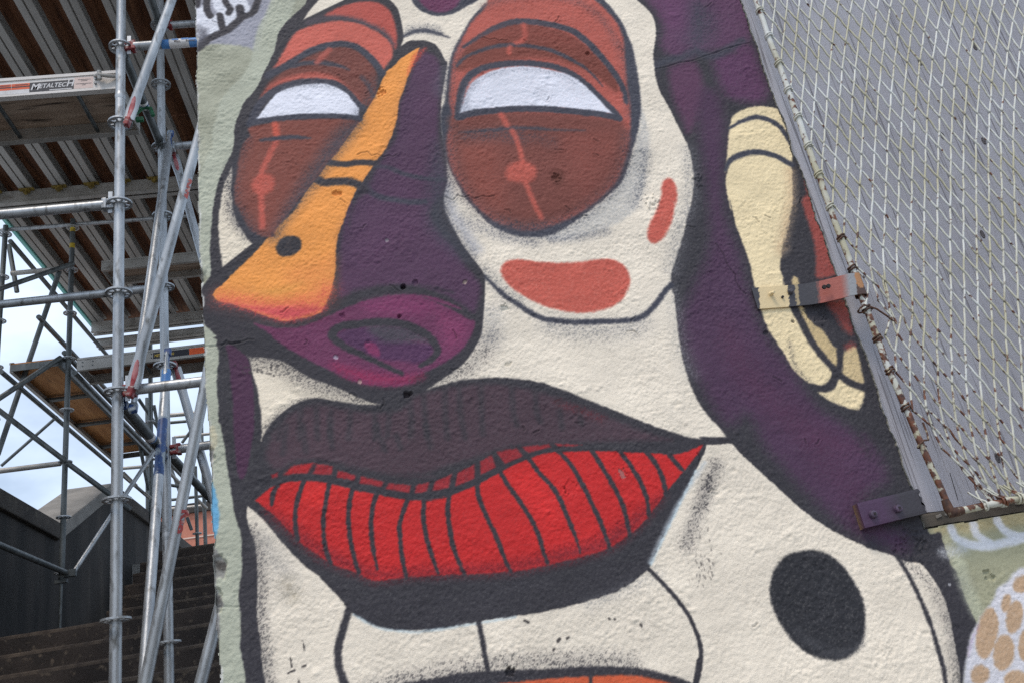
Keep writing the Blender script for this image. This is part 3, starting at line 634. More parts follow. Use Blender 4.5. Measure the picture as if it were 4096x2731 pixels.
# grey crescent round the right eye
fill((186, 184, 180), 'B 1588 700 1640 860 1645 980 1625 1150 1600 1280 1560 1380 1490 1442 1400 1492 1250 1545 D 1100 266 1000 262 860 240 B 1000 1530 1200 1440 1400 1260 1520 1060 1580 850', 12, .62, .7)
stroke((96, 98, 106), 'B 1625 1000 1600 1200 1550 1350', 26, 34, .5, .9); stroke((110, 112, 120), 'D 1000 262 1200 245 1360 205', 26, 26, .55, .7)
stroke((186, 184, 186), 'B 300 1230 320 1330 370 1450 D 420 200 500 330', 44, 26, .8, .6); stroke((120, 120, 126), 'D 420 130 560 200 760 260 900 280', 30, 36, .5, .9)
# cheek line
stroke(INKB, 'D 556 505 620 570 700 642 780 692 860 746 950 786 1060 800 1200 806 1350 801 1500 795 1600 772 1680 700 1740 620 1790 562', 22, 7, 1, .35, (.6, 1))
fill(CORAL, 'D 664 472 690 420 750 395 830 400 950 415 1080 418 1200 408 1320 393 1400 395 1460 420 1505 470 1520 530 1505 590 1470 650 1410 700 1320 730 1200 746 1080 735 960 705 850 655 760 600 700 540', 8, 1, .3, R_CHEEK)
fill(CORAL, 'B 1728 1240 1740 1195 1775 1178 1810 1200 1828 1260 1825 1350 D 1815 20 1805 100 1780 180 1740 250 1690 285 1650 275 1633 230 1650 160 1685 90 1712 15 B 1730 1290', 8, 1, .3, R_CHEEK)
# forehead: arc above the nose, drop at the top
fill(INKB, 'B 60 -60 80 10 120 60 190 95 260 106 340 95 420 55 480 25 560 -30 600 -120 100 -120', 5); fill(MAG, 'B 110 -60 130 10 180 60 250 82 320 72 380 30 400 -60', 8, .95, .5)
stroke(INKB, 'A 1425 240 1490 212 1560 203 1640 218 1725 247', 20, 8, 1, .5, (.5, .3))
stroke((90, 92, 100), 'A 1470 200 1560 185 1640 200', 26, 30, .5, .9)
# nose
fill(INK, '''A 1405 310 1460 275 1530 266 1600 275 1660 320 1700 400 B 312 430 275 650 272 800 292 1000 312 1190* D 285 30 320 150 390 270 450 350 510 430 555 505 556 620 549 750 533 880 497 960 440 1050 390 1100 320 1150 200 1218 60 1252 C 1400 1332 1270 1347 1130 1300 1010 1245 900 1202 780 1152 700 1102 620 1057 500 1036 400 1030 300 960 110 800 90 620 160 530 232 450 430 290 500 270 560 200 A 700 1400 800 1240 850 1180 900 1090 950 1050 1080 870 1150 770 1230 650 1270 560 1300 480 1340 440 1400 360''', 5, 1, .35, R_NOSE)
fill(PURP, 'A 1565 345 1630 370 1662 430 1668 540 1660 700 1655 900 1690 1080 1700 1230 D 200 80 260 210 340 300 420 420 500 520 530 580 515 680 485 740 400 685 250 605 100 562 C 1750 612 1600 572 1430 560 1250 566 1100 602 1005 640 1003 500 1006 400 1018 250 1040 130 1085 20 A 1065 1490 1105 1350 1190 1250 1262 1100 1325 1000 1382 900 1404 700 1444 600 1486 470 1530 385', 16, 1, .5, R_NOSE)
fill((94, 92, 104), 'A 1690 420 1720 480 1700 620 1640 640 1620 560 1660 480', 26, .45, .6)
fill(INKB, 'A 1640 950 1720 1080 1720 1250 D 300 120 420 300 480 400 420 400 260 260 180 100', 50, .75, .6)
stroke(INKB, 'A 1240 1100 1330 1110 1400 1142 1500 1170 1600 1185 1700 1190', 18, 8, .85, .5); stroke(INKB, 'A 1170 1230 1230 1285 1310 1312 1450 1332 1570 1335', 24, 9, .9, .5)
fill(MAG, 'C 440 815 540 840 640 845 740 835 850 800 950 756 1050 711 1180 666 1300 636 1430 625 1560 630 1700 665 1816 725 D 150 640 270 690 370 740 450 790 492 802 480 870 430 960 370 1020 300 1070 200 1120 60 1182 C 1500 1202 1400 1226 1300 1228 1180 1216 1080 1190 970 1140 850 1080 750 1030 650 970 580 920 520 870', 7, 1, .45, R_NOSE)
fill((134, 62, 98), 'D 250 740 360 770 440 820 420 920 320 1000 280 900', 40, .7, .5); fill((150, 48, 84), 'C 950 1080 1150 1120 1400 1160 1560 1150 1480 1200 1250 1215 1050 1160', 30, .75, .5); fill((136, 60, 100), 'C 1150 690 1400 640 1650 680 1560 760 1300 760', 36, .5, .5)
fill((84, 54, 84), 'C 985 890 1060 850 1180 840 1300 900 1480 930 1620 960 1600 1040 1520 1080 1420 1060 1280 1050 1150 1000 1040 950', 14, 1, .45); fill((76, 72, 80), 'C 1200 830 1400 830 1530 880 1600 940 1500 935 1330 940 1230 900', 22, .95, .5)
fill((140, 56, 96), 'C 1170 945 1250 955 1270 1030 1200 1010', 8, .8, .3)
stroke(INK, 'C 1415 1142 1300 1090 1150 1020 1030 962 958 900 962 868 1010 835 1120 820 1250 808 1400 815 1500 848 1590 898 1640 960 1645 1010 1600 1060 1540 1092', 34, 7, 1, .4, (.5, .6))
fill(ORANGE, 'A 1532 316* 1500 402 1460 500 1430 590 1396 680 1386 780 1366 850 1340 920 1300 1000 1250 1060 1225 1100 1180 1170 1120 1250 1090 1310 1060 1380 1030 1470 C 1010 190 990 260 980 350 978 450 965 530 945 610 915 680 880 746* 780 775 650 800 600 795 500 760 400 725 300 690 200 665 163 630* 180 605 250 540 350 440 480 310 560 210 650 110 A 800 1245 858 1172 920 1090 945 1055 1000 980 1080 880 1110 830 1160 770 1200 700 1250 610 1290 520 1320 470 1370 430 1420 380 1480 340', 4, 1, .2, R_NOSE)
fill((196, 70, 88), 'C 230 668 400 690 550 700 700 690 860 700 900 720 780 772 640 798 500 758 350 705', 26, .9, .5); fill((232, 120, 82), 'C 200 640 400 640 600 650 850 600 940 560 930 640 860 700 600 700 300 680', 36, .6, .55)
fill((224, 136, 78), 'C 650 480 850 400 960 380 960 520 880 600 700 560', 50, .45, .5); fill((200, 150, 74), 'C 380 600 600 590 760 540 600 620', 20, .35, .6); fill((206, 80, 70), 'A 1500 360 1560 318 1580 322 1520 400 1450 500 1470 420', 10, .55, .6)
stroke(INK, 'A 915 1072 1000 1086 1060 1086 1130 1074 1240 1080', 26, 6, 1, .3); stroke(INK, 'A 845 1185 905 1208 980 1202 1060 1202 1120 1218 1170 1255', 34, 8, 1, .4)
fill(INK, 'C 582 318 600 276 650 243 700 238 742 258 752 298 735 336 690 366 640 376 600 358', 6, 1, .3)
# left eye
fill(INK, 'A 700 170 765 132 850 92 950 46 1040 2 1180 -30 1310 0 1380 55 1408 130 1421 230 1412 300 1400 360 1340 440 1300 480 1270 560 1230 650 1150 770 1080 870 950 1050 900 1090 850 1180 800 1240 700 1400 C 560 200 500 268 432 292 385 232 345 172 315 100 300 30 A 300 1330 290 1250 305 1100 320 900 480 600 600 350', 5, 1, .35, R_LEYE)
fill((182, 86, 76), 'A 905 106 980 60 1090 22 1200 12 1280 30 1340 80 1370 160 1385 250 1372 325 1340 262 1280 205 1200 165 1100 132 1000 112', 8, 1, .4)
stroke((90, 80, 88), 'A 800 150 900 122 1000 122 1100 136 1200 172 1290 215 1350 290', 24, 14, .7, .6)
fill((200, 102, 88), 'A 690 242 730 206 800 176 900 151 1000 141 1100 151 1200 186 1270 222 1330 272 1355 330 1350 380 1310 440 1280 470 1262 436 1220 380 1160 330 1100 302 1000 287 920 306 830 340 740 380 660 430 600 470 560 472 600 400 650 310', 8, 1, .4)
fill(BROWN, 'A 690 430 760 390 850 350 930 325 1020 310 1100 325 1170 370 1222 430 1252 490 1245 600 1205 690 1150 695 1100 640 1020 575 940 530 860 512 780 520 650 570 560 610 480 665 520 580 560 530', 10, 1, .4)
fill(TERRA, 'A 480 670 520 590 580 545 660 510 760 484 860 478 960 502 1030 550 1100 622 1170 705 1140 700 1060 620 980 562 880 545 760 545 650 570 560 610', 12, .9, .45)
stroke(INKB, 'A 540 492 620 450 700 402 800 342 900 306 1000 290 1090 301 1160 340 1220 396 1262 450 1285 490', 26, 6); stroke(INKB, 'A 530 505 600 462 700 432 800 416 900 416 1000 436 1065 462', 22, 8, .95, .4, (1, .3)); stroke(TERRA, 'A 856 412 935 330', 22, 8, .8)
stroke(INKB, 'A 1150 510 1190 560 1230 640', 16, 10, .7, .5)
stroke(INKB, 'A 425 800 480 690 560 612 650 568 760 543 880 541 980 558 1060 618 1115 684 1150 712', 30, 6)
fill(WHITE, 'A 450 800* 500 730 560 652 620 602 720 570 830 556 930 560 1010 590 1060 630 1100 680 1132 716* 1130 775* 1050 770 950 762 850 762 740 770 600 785', 5, 1, .25)
stroke((150, 152, 160), 'A 640 595 760 568 880 566 980 585', 14, 14, .4, .9)
stroke(INKB, 'A 410 822 500 802 620 786 750 775 900 770 1050 776 1135 788', 26, 5)
fill((130, 74, 64), 'A 405 852 470 832 600 806 800 792 1000 788 1132 802 1110 835 1060 902 990 1002 920 1082 860 1172 800 1242 700 1372 600 1500 555 1568 C 432 216 370 130 330 50 A 315 1350 310 1250 325 1150 340 1050 360 970 390 922 412 905', 7, 1, .4)
fill(INKB, 'A 1140 800 1060 930 960 1050 880 1160 780 1290 640 1470 600 1568 560 1568 640 1400 760 1200 880 1020 1000 860', 50, .85, .55); fill(INKB, 'A 300 1350 330 1480 420 1568 470 1568 360 1420', 30, .6, .6)
stroke((200, 92, 74), 'A 580 825 592 915', 24, 9, .85, .5); stroke(CORAL, 'A 590 930 550 1010 508 1100 486 1165', 22, 9, .78, .5); fill(CORAL, 'A 425 1220 445 1180 500 1155 550 1160 575 1200 565 1250 520 1285 470 1288 435 1260', 13, .85, .5); stroke(CORAL, 'A 485 1280 490 1380 492 1500', 22, 9, .85, .45)
stroke(INKB, 'A 485 928 600 916 700 908 810 914', 20, 7, 1, .4, (.5, .2))
# right eye
fill(INKB, 'B 620 -60 590 0 535 55 480 112 430 190 390 262 350 340 326 420 312 520 300 650 272 750 272 850 292 1000 322 1100 370 1200 440 1320 520 1410 600 1490 700 1540 800 1562 900 1566 1000 1552 1060 1522 1150 1470 1290 1362 1400 1272 1470 1190 1512 1080 1540 980 1570 880 1586 780 1590 680 1580 560 1562 450 1540 330 1500 220 1460 140 1400 60 1345 0 1260 -60', 6, 1, .4, R_REYE)
fill(TERRA, 'B 660 -40 560 60 480 140 425 230 390 300 352 390 340 480 330 560 325 680 345 760 312 900 312 1000 342 1120 400 1220 480 1330 570 1420 680 1490 800 1520 900 1520 1000 1490 1100 1450 1200 1400 1330 1300 1420 1210 1470 1100 1500 1000 1518 880 1520 700 1500 560 1488 400 1472 250 1430 150 1370 80 1290 5 1220 -40', 9, 1, .4)
stroke((118, 84, 84), 'B 560 40 700 -10 900 -30 1100 -10 1260 60 1370 170 1440 300', 26, 24, .5, .8)
fill(BROWN, 'B 330 785 420 778 500 752 640 738 800 732 1000 738 1200 752 1440 792 1482 822 1508 900 1498 1000 1468 1100 1418 1200 1328 1300 1200 1388 1050 1456 900 1500 780 1506 680 1476 570 1406 480 1318 420 1230 370 1130 345 1000 340 880', 26, 1, .45)
fill((150, 80, 68), 'B 340 950 480 900 640 960 700 1200 640 1400 520 1320 400 1180', 70, .5, .5); fill((146, 78, 68), 'B 1100 900 1350 880 1440 1000 1350 1200 1200 1300 1100 1100', 70, .35, .5)
fill((122, 66, 56), 'B 450 300 550 230 650 172 760 156 900 166 1000 190 1120 230 1200 280 1280 350 1350 422 1402 482 1440 545 1430 605 1350 548 1280 500 1180 448 1050 400 900 380 750 388 600 418 500 448 400 470 365 450 400 370', 14, 1, .45)
fill((132, 72, 62), 'B 400 460 560 400 800 360 1000 380 1150 440 1250 520 1150 470 1000 415 800 400 600 430 480 480', 24, .6, .55)
stroke(INKB, 'B 420 312 480 272 560 222 640 182 740 149 850 145 960 160 1060 181 1150 212 1230 272 1300 342 1370 422 1440 520 1482 605 1495 680', 27, 6, 1, .35, (.4, .6)); stroke(INKB, 'B 375 440 430 382 520 340 640 306 760 300 880 311 1000 336 1100 380 1180 422 1260 480 1340 570', 17, 6, .95, .4, (.6, .2))
stroke(INKB, 'B 385 770 398 640 430 545 480 490 560 450 660 429 800 419 950 430 1050 454 1150 500 1240 568 1320 648 1385 712 1440 780', 28, 6)
fill(WHITE, 'B 394 750* 420 680 450 590 500 532 580 482 680 452 800 441 900 446 1000 465 1100 491 1180 532 1250 592 1320 662 1370 722 1412 757* 1300 740 1180 725 1050 712 900 708 750 710 600 722 500 735', 5, 1, .25)
stroke((150, 152, 162), 'B 480 560 600 490 800 460 1000 480 1150 535', 16, 18, .45, .9); stroke((170, 172, 182), 'B 420 740 450 620 500 550', 26, 14, .6, .7)
stroke(INKB, 'B 385 778 480 750 600 735 750 722 900 720 1050 727 1200 742 1320 756 1445 784', 28, 5)
stroke(INKB, 'B 400 875 520 865 640 856 760 849 900 850 1000 858 1220 862', 15, 9, .9, .5, (.3, .2)); stroke(INKB, 'B 450 900 650 890 760 900', 40, 44, .5, .85); stroke(INKB, 'B 800 930 900 910 1000 940', 30, 44, .35, .85); stroke(INKB, 'B 700 1500 850 1520 960 1500', 40, 50, .6, .7)
for s_, w_ in (('B 815 168 826 230 810 268 770 286', 20), ('B 726 312 720 350', 18), ('B 668 758 706 828', 22), ('B 740 866 752 885', 20), ('B 765 908 800 1020 812 1075', 19), ('B 832 1205 870 1310 935 1440', 19)): stroke(CORAL, s_, w_, 9, .78, .5)
fill(CORAL, 'B 695 1150 710 1105 765 1072 830 1070 885 1100 900 1140 885 1185 830 1212 770 1205 715 1190', 14, .82, .5)
fill((92, 52, 44), 'B 1000 1150 1060 1130 1080 1180 1040 1230 1010 1200', 16, .8, .5)
stroke(INKB, 'B 326 850 330 1050 400 1240 520 1390 700 1490 900 1520 1100 1460 1350 1300 1475 1120 1515 900', 14, 62, .6, .7)
stroke(INKB, 'B 400 300 360 420 335 560 330 720', 10, 44, .5, .7); stroke(INKB, 'B 1480 330 1510 520 1520 760', 12, 44, .5, .7)
stroke(INKB, 'A 395 920 335 1080 318 1280 370 1430 470 1568', 12, 52, .55, .7); stroke(INKB, 'A 1240 520 1200 640 1130 760', 14, 40, .5, .7)
fill((150, 76, 66), 'B 520 250 760 180 1000 210 1150 290 1000 280 760 250', 50, .4, .6)
stroke((214, 96, 84), 'C 220 650 420 690 640 740 860 690 940 600', 40, 70, .5, .6, reg=None)
stroke((66, 50, 70), 'C 1050 400 1060 200 A 1250 1180 1400 900 1480 560', 20, 60, .5, .6); stroke((96, 62, 90), 'C 1150 450 1300 300 1400 200', 80, 110, .4, .6)
# upper lip
fill(LIP, 'C 600 1490 700 1400 850 1350 1000 1375 1200 1400 1400 1390 D 100 1295 300 1245 420 1226 560 1216 700 1226 850 1252 1000 1292 1200 1372 1400 1442 1600 1522 1750 1572 F 1640 90 1400 92 1000 104 700 122 500 180 300 240 150 290 0 300 E 1500 312 1300 308 1100 270 950 238 800 208 650 218 550 268 480 200 500 100', 18, .9, .5, R_LIPS)
fill((84, 64, 72), 'C 700 1480 900 1420 1100 1440 1150 1568 E 700 120', 50, .5, .6)
for s_ in ('C 615 1440 600 1568', 'C 745 1390 740 1568', 'C 850 1370 860 1568', 'C 945 1400 935 1568', 'C 1075 1400 1065 1568', 'C 1235 1400 1240 1568', 'C 1335 1390 1320 1560', 'D 60 1320 75 1440 70 1560', 'D 155 1290 165 1430 180 1560', 'D 295 1255 300 1430 315 1568', 'D 392 1240 400 1400 430 1568', 'D 535 1225 540 1400 545 1540', 'D 738 1240 745 1380 770 1480', 'D 892 1270 905 1400 930 1460', 'D 1040 1320 1060 1430 1070 1500', 'D 1180 1370 1200 1470', 'E 700 0 720 160', 'E 600 0 580 170', 'E 870 0 880 130', 'E 1150 0 1200 150', 'E 1270 60 1300 140', 'E 1450 0 1480 130'): stroke(INK, s_, 24, 11, .6, .5)
stroke((110, 44, 50), 'D 1050 1340 1200 1390 1330 1440', 20, 30, .4, .8)
REDD = (158, 46, 52)
for s_ in ('E 588 302* 650 242 750 229 850 240 892 256* 880 300* 760 296 640 296', 'E 912 272* 1032 308* 1022 336* 905 316*', 'E 1052 308* 1205 345* 1192 377* 1045 351*', 'E 1212 350* 1362 362* 1352 412* 1200 386*', 'E 1382 366* 1478 345* 1462 402* 1375 416*', 'F 205 346* 325 291* 302 386* 190 412*', 'F 345 290* 462 234* 456 326* 335 371*', 'F 486 220* 562 178* 592 250* 490 302*', 'F 588 160* 722 134* 764 184* 640 236*', 'F 735 130* 905 112* 922 132* 780 166*', 'F 945 111* 1110 117* 1050 127* 960 126*', 'E 512 300* 552 286* 545 312* 518 322*'):
    fill(REDD, s_, 6, .9, .45, None, False)
fill(REDL, 'E 588 300 620 268 700 240 760 236 750 280 640 292', 12, .5, .4)
fill(REDL, '''E 412 456* 450 420 500 385 560 355 650 340 750 340 850 350 950 375 1050 400 1200 430 1330 450 1450 455 1560 435 F 130 465 270 440 300 430 450 370 600 290 700 235 800 195 900 165 1000 160 1150 155 1300 158 1450 165 1550 170 1660 180 1740 160 1842 118* 1800 190 1760 240 1700 310 1650 370 1600 430 1530 530 1470 600 1400 660 1330 710 1250 755 1100 800 950 835 800 870 650 890 500 900 350 905 200 910 0 920 E 1500 912 1350 922 1200 940 1120 940 1040 900 900 850 800 790 700 720 620 640 540 560 470 500''', 5, 1, .35, R_LIPS)
fill((122, 40, 48), 'E 480 520 620 650 760 770 900 850 1050 900 1150 940 1350 920 1500 910 F 100 915 350 905 650 890 950 835 1250 755 1450 615 1600 430 1560 440 1400 560 1200 690 1000 750 700 830 400 860 100 870 E 1200 890 1000 820 800 720 640 600', 44, .78, .7)
fill((226, 54, 50), 'E 700 360 840 370 820 480 700 460', 20, .5, .3); fill((226, 52, 50), 'F 640 300 800 240 900 400 1000 600 900 650 760 480', 50, .35, .3)
for s_, tp in (('E 548 366 520 420 512 485', (1, .5)), ('E 708 338 675 430 655 520 655 600 668 690', (1, 1)), ('E 865 352 845 450 828 560 828 650 840 750 872 840', (1, .8)), ('E 1005 392 985 470 980 560 985 650 1005 770 1042 895', (1, .8)), ('E 1148 425 1125 500 1118 600 1122 700 1140 800 1156 875', (1, .4)), ('E 1342 446 1310 530 1290 610 1295 700 1305 800 1332 925', (1, .8)), ('E 1440 446 1435 550 1450 660 1480 770 1522 895', (1, .6)), ('F 300 425 290 520 305 640 330 760 392 905', (1, .8)), ('F 470 355 480 440 530 560 580 660 620 770 672 885', (1, .8)), ('F 600 262 650 350 720 450 790 560 840 660 870 760 898 835', (1, .7)), ('F 778 190 850 290 940 390 1000 510 1040 610 1075 700 1096 775', (1, .3)), ('F 958 150 1040 240 1110 360 1170 480 1220 590 1260 700 1278 758', (1, .8)), ('F 1165 146 1240 270 1310 390 1360 500 1385 600 1398 668', (1, .9)), ('F 1330 150 1400 240 1460 340 1500 440 1515 545', (1, .9)), ('F 1490 150 1560 240 1600 330 1620 425', (1, .9)), ('F 1640 182 1690 240 1722 274', (1, .6))):
    stroke(INK, s_, 19, 5, 1, .3, tp)
stroke(INK, 'E 540 352 650 312 760 312 900 338 1050 374 1200 404 1350 428 1500 422 1600 392 F 120 432 300 402 450 342 600 266 720 212 850 160 960 138 1200 140', 20, 6, 1, .35, (1, .3))
for s_ in ('F 85 340 70 440', 'F 200 330 170 420', 'F 335 285 305 400', 'F 470 225 470 350', 'F 570 170 600 250', 'F 725 130 770 190', 'E 770 250 740 300', 'E 900 262 890 310', 'E 1040 300 1025 345', 'E 1210 345 1190 380'): stroke(INK, s_, 20, 7, .95, .4)
stroke((176, 200, 212), 'E 1010 1150 1170 1232 1400 1258 F 120 1256 400 1215 700 1165', 8, 7, .6, .1); stroke((176, 200, 212), 'F 1525 850 1650 585 1800 275', 8, 7, .6, .1)
# chin lines, spot, second mouth
stroke(INK, 'I 250 96 330 98 420 92 515 86', 22, 6, 1, .3)
stroke(INK, 'E 985 1112 950 1230 922 1330 915 1420 930 1500 962 1580 1000 1700', 32, 8, 1, .35); stroke(INK, 'F 478 1190 500 1300 520 1420 538 1500', 21, 7, 1, .35); stroke(INK, 'F 1490 850 1580 940 1680 1050 1760 1160 1810 1280 1832 1380 1824 1450', 17, 5, 1, .25); stroke(INK, 'F 1826 1440 1815 1500 1795 1600', 26, 5, 1, .25)
stroke(INK, 'I 1505 795 1580 920 1650 1070 1710 1220 1760 1380 1790 1500 1812 1640', 18, 7, 1, .4)
fill((50, 50, 54), 'I 950 760 1050 770 1150 830 1230 930 1290 1040 1312 1150 1305 1270 1270 1350 1190 1415 1080 1425 960 1385 860 1300 780 1180 735 1070 730 970 760 870 830 790', 9, 1, .4, R_DOT); stroke((76, 76, 80), 'I 900 1250 1000 1330 1150 1390 1280 1330', 30, 22, .5, .6)
stroke(INK, 'F -250 1640 0 1560 200 1520 400 1480 600 1452 900 1440 1200 1430 1400 1445', 50, 60, .45, .9)
fill(INK, 'F -400 1800 -200 1660 0 1572 200 1538 400 1502 600 1488 900 1478 1200 1463 1450 1474 1600 1508 1760 1556 1900 1640 2000 1800', 8, 1, .45); fill((206, 96, 62), 'F -100 1800 200 1640 450 1590 650 1566 900 1541 1148 1526* 1150 1800*', 7, 1, .35); fill((206, 96, 62), 'F 1172 1800* 1170 1525* 1400 1519 1560 1544 1700 1600 1800 1800', 7, 1, .35)
# hanging ear ornament
fill(STRAW, 'G 498 800 515 740 560 700 640 672 720 669 790 685 822 706 832 760 872 830 892 890 897 940 892 1000 886 1052 850 1018 780 988 700 976 620 986 540 1012 500 1045 470 1084* 484 950 495 840', 5, 1, .25, R_EAR)
fill(STRAW, 'G 480 1090 500 1040 540 1010 620 985 700 975 780 985 850 1015 886 1046 890 1130 895 1230 885 1320 860 1420 840 1520 H 720 130 682 250 666 360 660 440 690 520 722 680 770 760 820 840 850 900 900 960 960 1030 985 1080 960 1135 920 1160 860 1155 800 1120 740 1060 680 960 620 870 570 780 540 690 490 500 460 370 420 260 375 130 345 0 G 510 1320 485 1220 475 1150', 5, 1, .25, R_EAR)
stroke((206, 176, 140), 'G 880 1080 885 1250 850 1420 820 1568 H 680 300', 34, 26, .6, .6, reg=None)
fill((206, 182, 136), 'H 735 500 760 660 810 760 860 860 900 930 960 1010 1010 1042 1032 960 980 900 930 820 860 770 800 660 772 500', 7, .95, .6, R_EAR); fill((218, 194, 148), 'H 1060 962 1090 930 1122 914 1150 960 1170 1060 1182 1152 1100 1122 1038 1082', 7, .95, .5, R_EAR); fill(STRAW, 'H 1030 1115 1100 1160 1182 1190 1186 1230 1170 1280 1140 1312 1060 1292 960 1252 895 1206 960 1196 1000 1170', 7, 1, .45, R_EAR)
stroke(INK, 'H 720 900 760 1060 860 1150 H 900 1220 1040 1300', 14, 16, .35, .9)
stroke(INKB, 'G 498 808 560 770 640 741 690 738 760 760 820 802 870 872 905 940', 20, 5, 1, .25, (.5, 1)); stroke(INKB, 'G 472 1070 500 1012 560 977 640 957 720 961 800 986 890 1036', 23, 5, 1, .25, (.5, 1))
stroke(INK, 'H 700 510 742 650 800 780 850 880 900 950 970 1030 1030 1092 1100 1142 1190 1174', 28, 7, 1, .35); stroke(INK, 'H 1030 950 1036 1040 1010 1112 980 1172 920 1184 865 1166', 22, 7, 1, .35)
fill((158, 80, 73), 'H 795 0 880 -20 930 180 990 290 1040 440 1000 470 890 490 884 380 870 260 830 130', 10, .95, .55); fill((158, 80, 73), 'H 955 640 1080 640 1110 760 1110 840 1060 810 1010 730', 18, .85, .6); stroke((150, 74, 70), 'H 1080 920 1110 905', 24, 14, .6, .6)
fill((158, 80, 73), 'G 968 1120 1010 1180 1090 1440 1150 1568 1060 1580 1030 1450 1000 1300', 10, .95, .55)
# lower right graffiti
stroke((214, 216, 222), 'I 1830 622 1868 690 1940 722 2030 736 2130 722 2300 676', 34, 9, .95, .35); stroke((214, 216, 222), 'I 1968 600 1985 660 2060 714', 34, 9, .95, .35); stroke((214, 216, 222), 'I 2112 575 2140 625 2210 668 2300 682', 34, 9, .95, .35); stroke((206, 208, 210), 'I 1790 775 1850 765 1900 745', 40, 26, .6, .6)
stroke((196, 200, 176), 'I 1880 850 1920 980 1990 1140', 60, 20, .5, .4)
fill((216, 214, 220), 'I 1905 1580 1930 1400 1950 1290 1990 1200 2050 1110 2090 1050 2110 990 2170 950 2220 890 2290 862 2600 850 2600 2000 1850 2000', 10, .97, .35)
for cx_, cy_, rx, ry, an in ((2050, 1262, 56, 142, .16), (2150, 1382, 56, 100, .12), (2010, 1515, 50, 56, .4), (2215, 1165, 44, 92, .18), (2262, 965, 54, 46, -.6), (2165, 1080, 24, 50, .2), (2290, 1335, 46, 90, .1), (2225, 1545, 62, 54, 0)):
    rx *= 1.14; ry *= 1.1
    fill(TAN, 'I '+' '.join(f'{cx_+rx*math.cos(t)*math.cos(an)-ry*math.sin(t)*-math.sin(an)*-1:.0f} {cy_+rx*math.cos(t)*math.sin(an)+ry*math.sin(t)*math.cos(an):.0f}' for t in np.linspace(0, 2*math.pi, 12, endpoint=False)), 8, .95, .35)
stroke((170, 140, 176), 'I 1935 1400 1965 1290 2000 1215', 8, 10, .4, .4)
# drips and flecks
for s_, w_ in (('E 700 1310 712 1366', 6), ('E 625 1415 633 1466', 6), ('E 612 1506 652 1488', 9), ('E 672 1535 680 1566', 6), ('E 700 1466 718 1458', 8), ('F 958 1312 970 1302', 14), ('F 1015 1298 1026 1290', 12), ('F 932 1366 940 1358', 10), ('F 760 1188 780 1196', 12), ('F 1272 1176 1276 1178', 9), ('F 1305 1178 1309 1180', 9), ('F 1465 1215 1469 1222', 10)): stroke((60, 56, 56), s_, w_, 3, .9, 0)
for k in range(44):
    x_, y_ = rng.normal(330, 40), rng.normal(830, 70); stroke((70, 66, 66), f'I {x_:.0f} {y_:.0f} {x_+rng.normal(2,3):.0f} {y_+rng.uniform(6,22):.0f}', rng.uniform(2.5, 4.5), 2, .5, 0)
for k in range(60):
    x_, y_ = rng.normal(520, 110), rng.normal(1110, 28); stroke((70, 66, 66), f'C {x_:.0f} {y_:.0f} {x_+4:.0f} {y_+3:.0f}', rng.uniform(3, 6), 2, .7, 0)
# hairline cracks and lifted flakes
CR = []
for k in range(46):
    x_ = rng.uniform(-.42, 1.28); z_ = rng.uniform(1.5, 3.75); L_ = rng.uniform(.006, .022); a_ = rng.normal(0, .5); P_ = [(x_, z_)]
    for q_ in range(4): a_ += rng.normal(0, .6); P_.append((P_[-1][0]+L_*.4*math.cos(a_), P_[-1][1]+L_*.4*math.sin(a_)))
    CR.append(np.array(P_))
for (x0_, z0_), (x1_, z1_) in (((.95, 3.42), (1.29, 3.50)), ((.22, 3.02), (.36, 3.01)), ((-.02, 3.20), (.10, 3.18)), ((.42, 3.60), (.50, 3.585)), ((.98, 2.78), (1.02, 2.60)), ((-.46, 2.63), (-.34, 2.64))):
    n_ = 9; t_ = np.linspace(0, 1, n_); CR.append(np.stack([x0_+(x1_-x0_)*t_+rng.normal(0, .003, n_), z0_+(z1_-z0_)*t_+rng.normal(0, .004, n_)], 1))
CRK = np.full((NZ, NX), .02, np.float32)
for P_ in CR:
    for q_ in range(len(P_)-1): segdist(P_[q_], P_[q_+1], .02, CRK)
ck = np.clip(1-CRK/.0026, 0, 1); PAINT *= (1-.32*ck)[..., None]
# general weathering of the paint film
PAINT *= (1+(CLOUD-.5)*.10)[..., None]
PAINT += ((GRAIN-.5)*7)[..., None]
# worn left edge: bare plaster, a blue layer, grey concrete where it broke
LEDGE = place(parse('A 58 -250 50 0 48 150 58 330 52 500 60 700 65 900 68 1250 68 1568 C 72 300 80 420 90 560 98 700 103 850 103 960 108 1100 115 1250 125 1400 140 1500 E 128 100 126 150 140 300 140 450 145 600 160 690 150 740 155 900 155 1000 165 1150 185 1350 195 1568 205 1900'))
o_ = np.argsort(LEDGE[:, 1]); lx = np.interp(ZS, LEDGE[o_, 1], LEDGE[o_, 0])
lx = np.where(ZS < 1.6, lx[np.searchsorted(ZS, 1.6)], lx)
jag = (vnoise(.02, .030, 31)[:, 5]-.5)*.004+(vnoise(.02, .007, 32)[:, 5]-.5)*.0028
lxj = lx+jag
DL = GX-lxj[:, None]
rim = np.clip(1-(DL+(vnoise(.01, .02, 33)-.62)*.012)/.0045, 0, 1); PAINT += (np.array((206, 206, 202), np.float32)-PAINT)*(rim*.85)[..., None]
stroke((108, 168, 204), 'E 150 400 160 480 165 560 172 620', 22, 6, .95, .4); fill((108, 168, 204), 'E 142 340 172 420 192 540 180 640 160 690 140 560', 6, .9, .35)
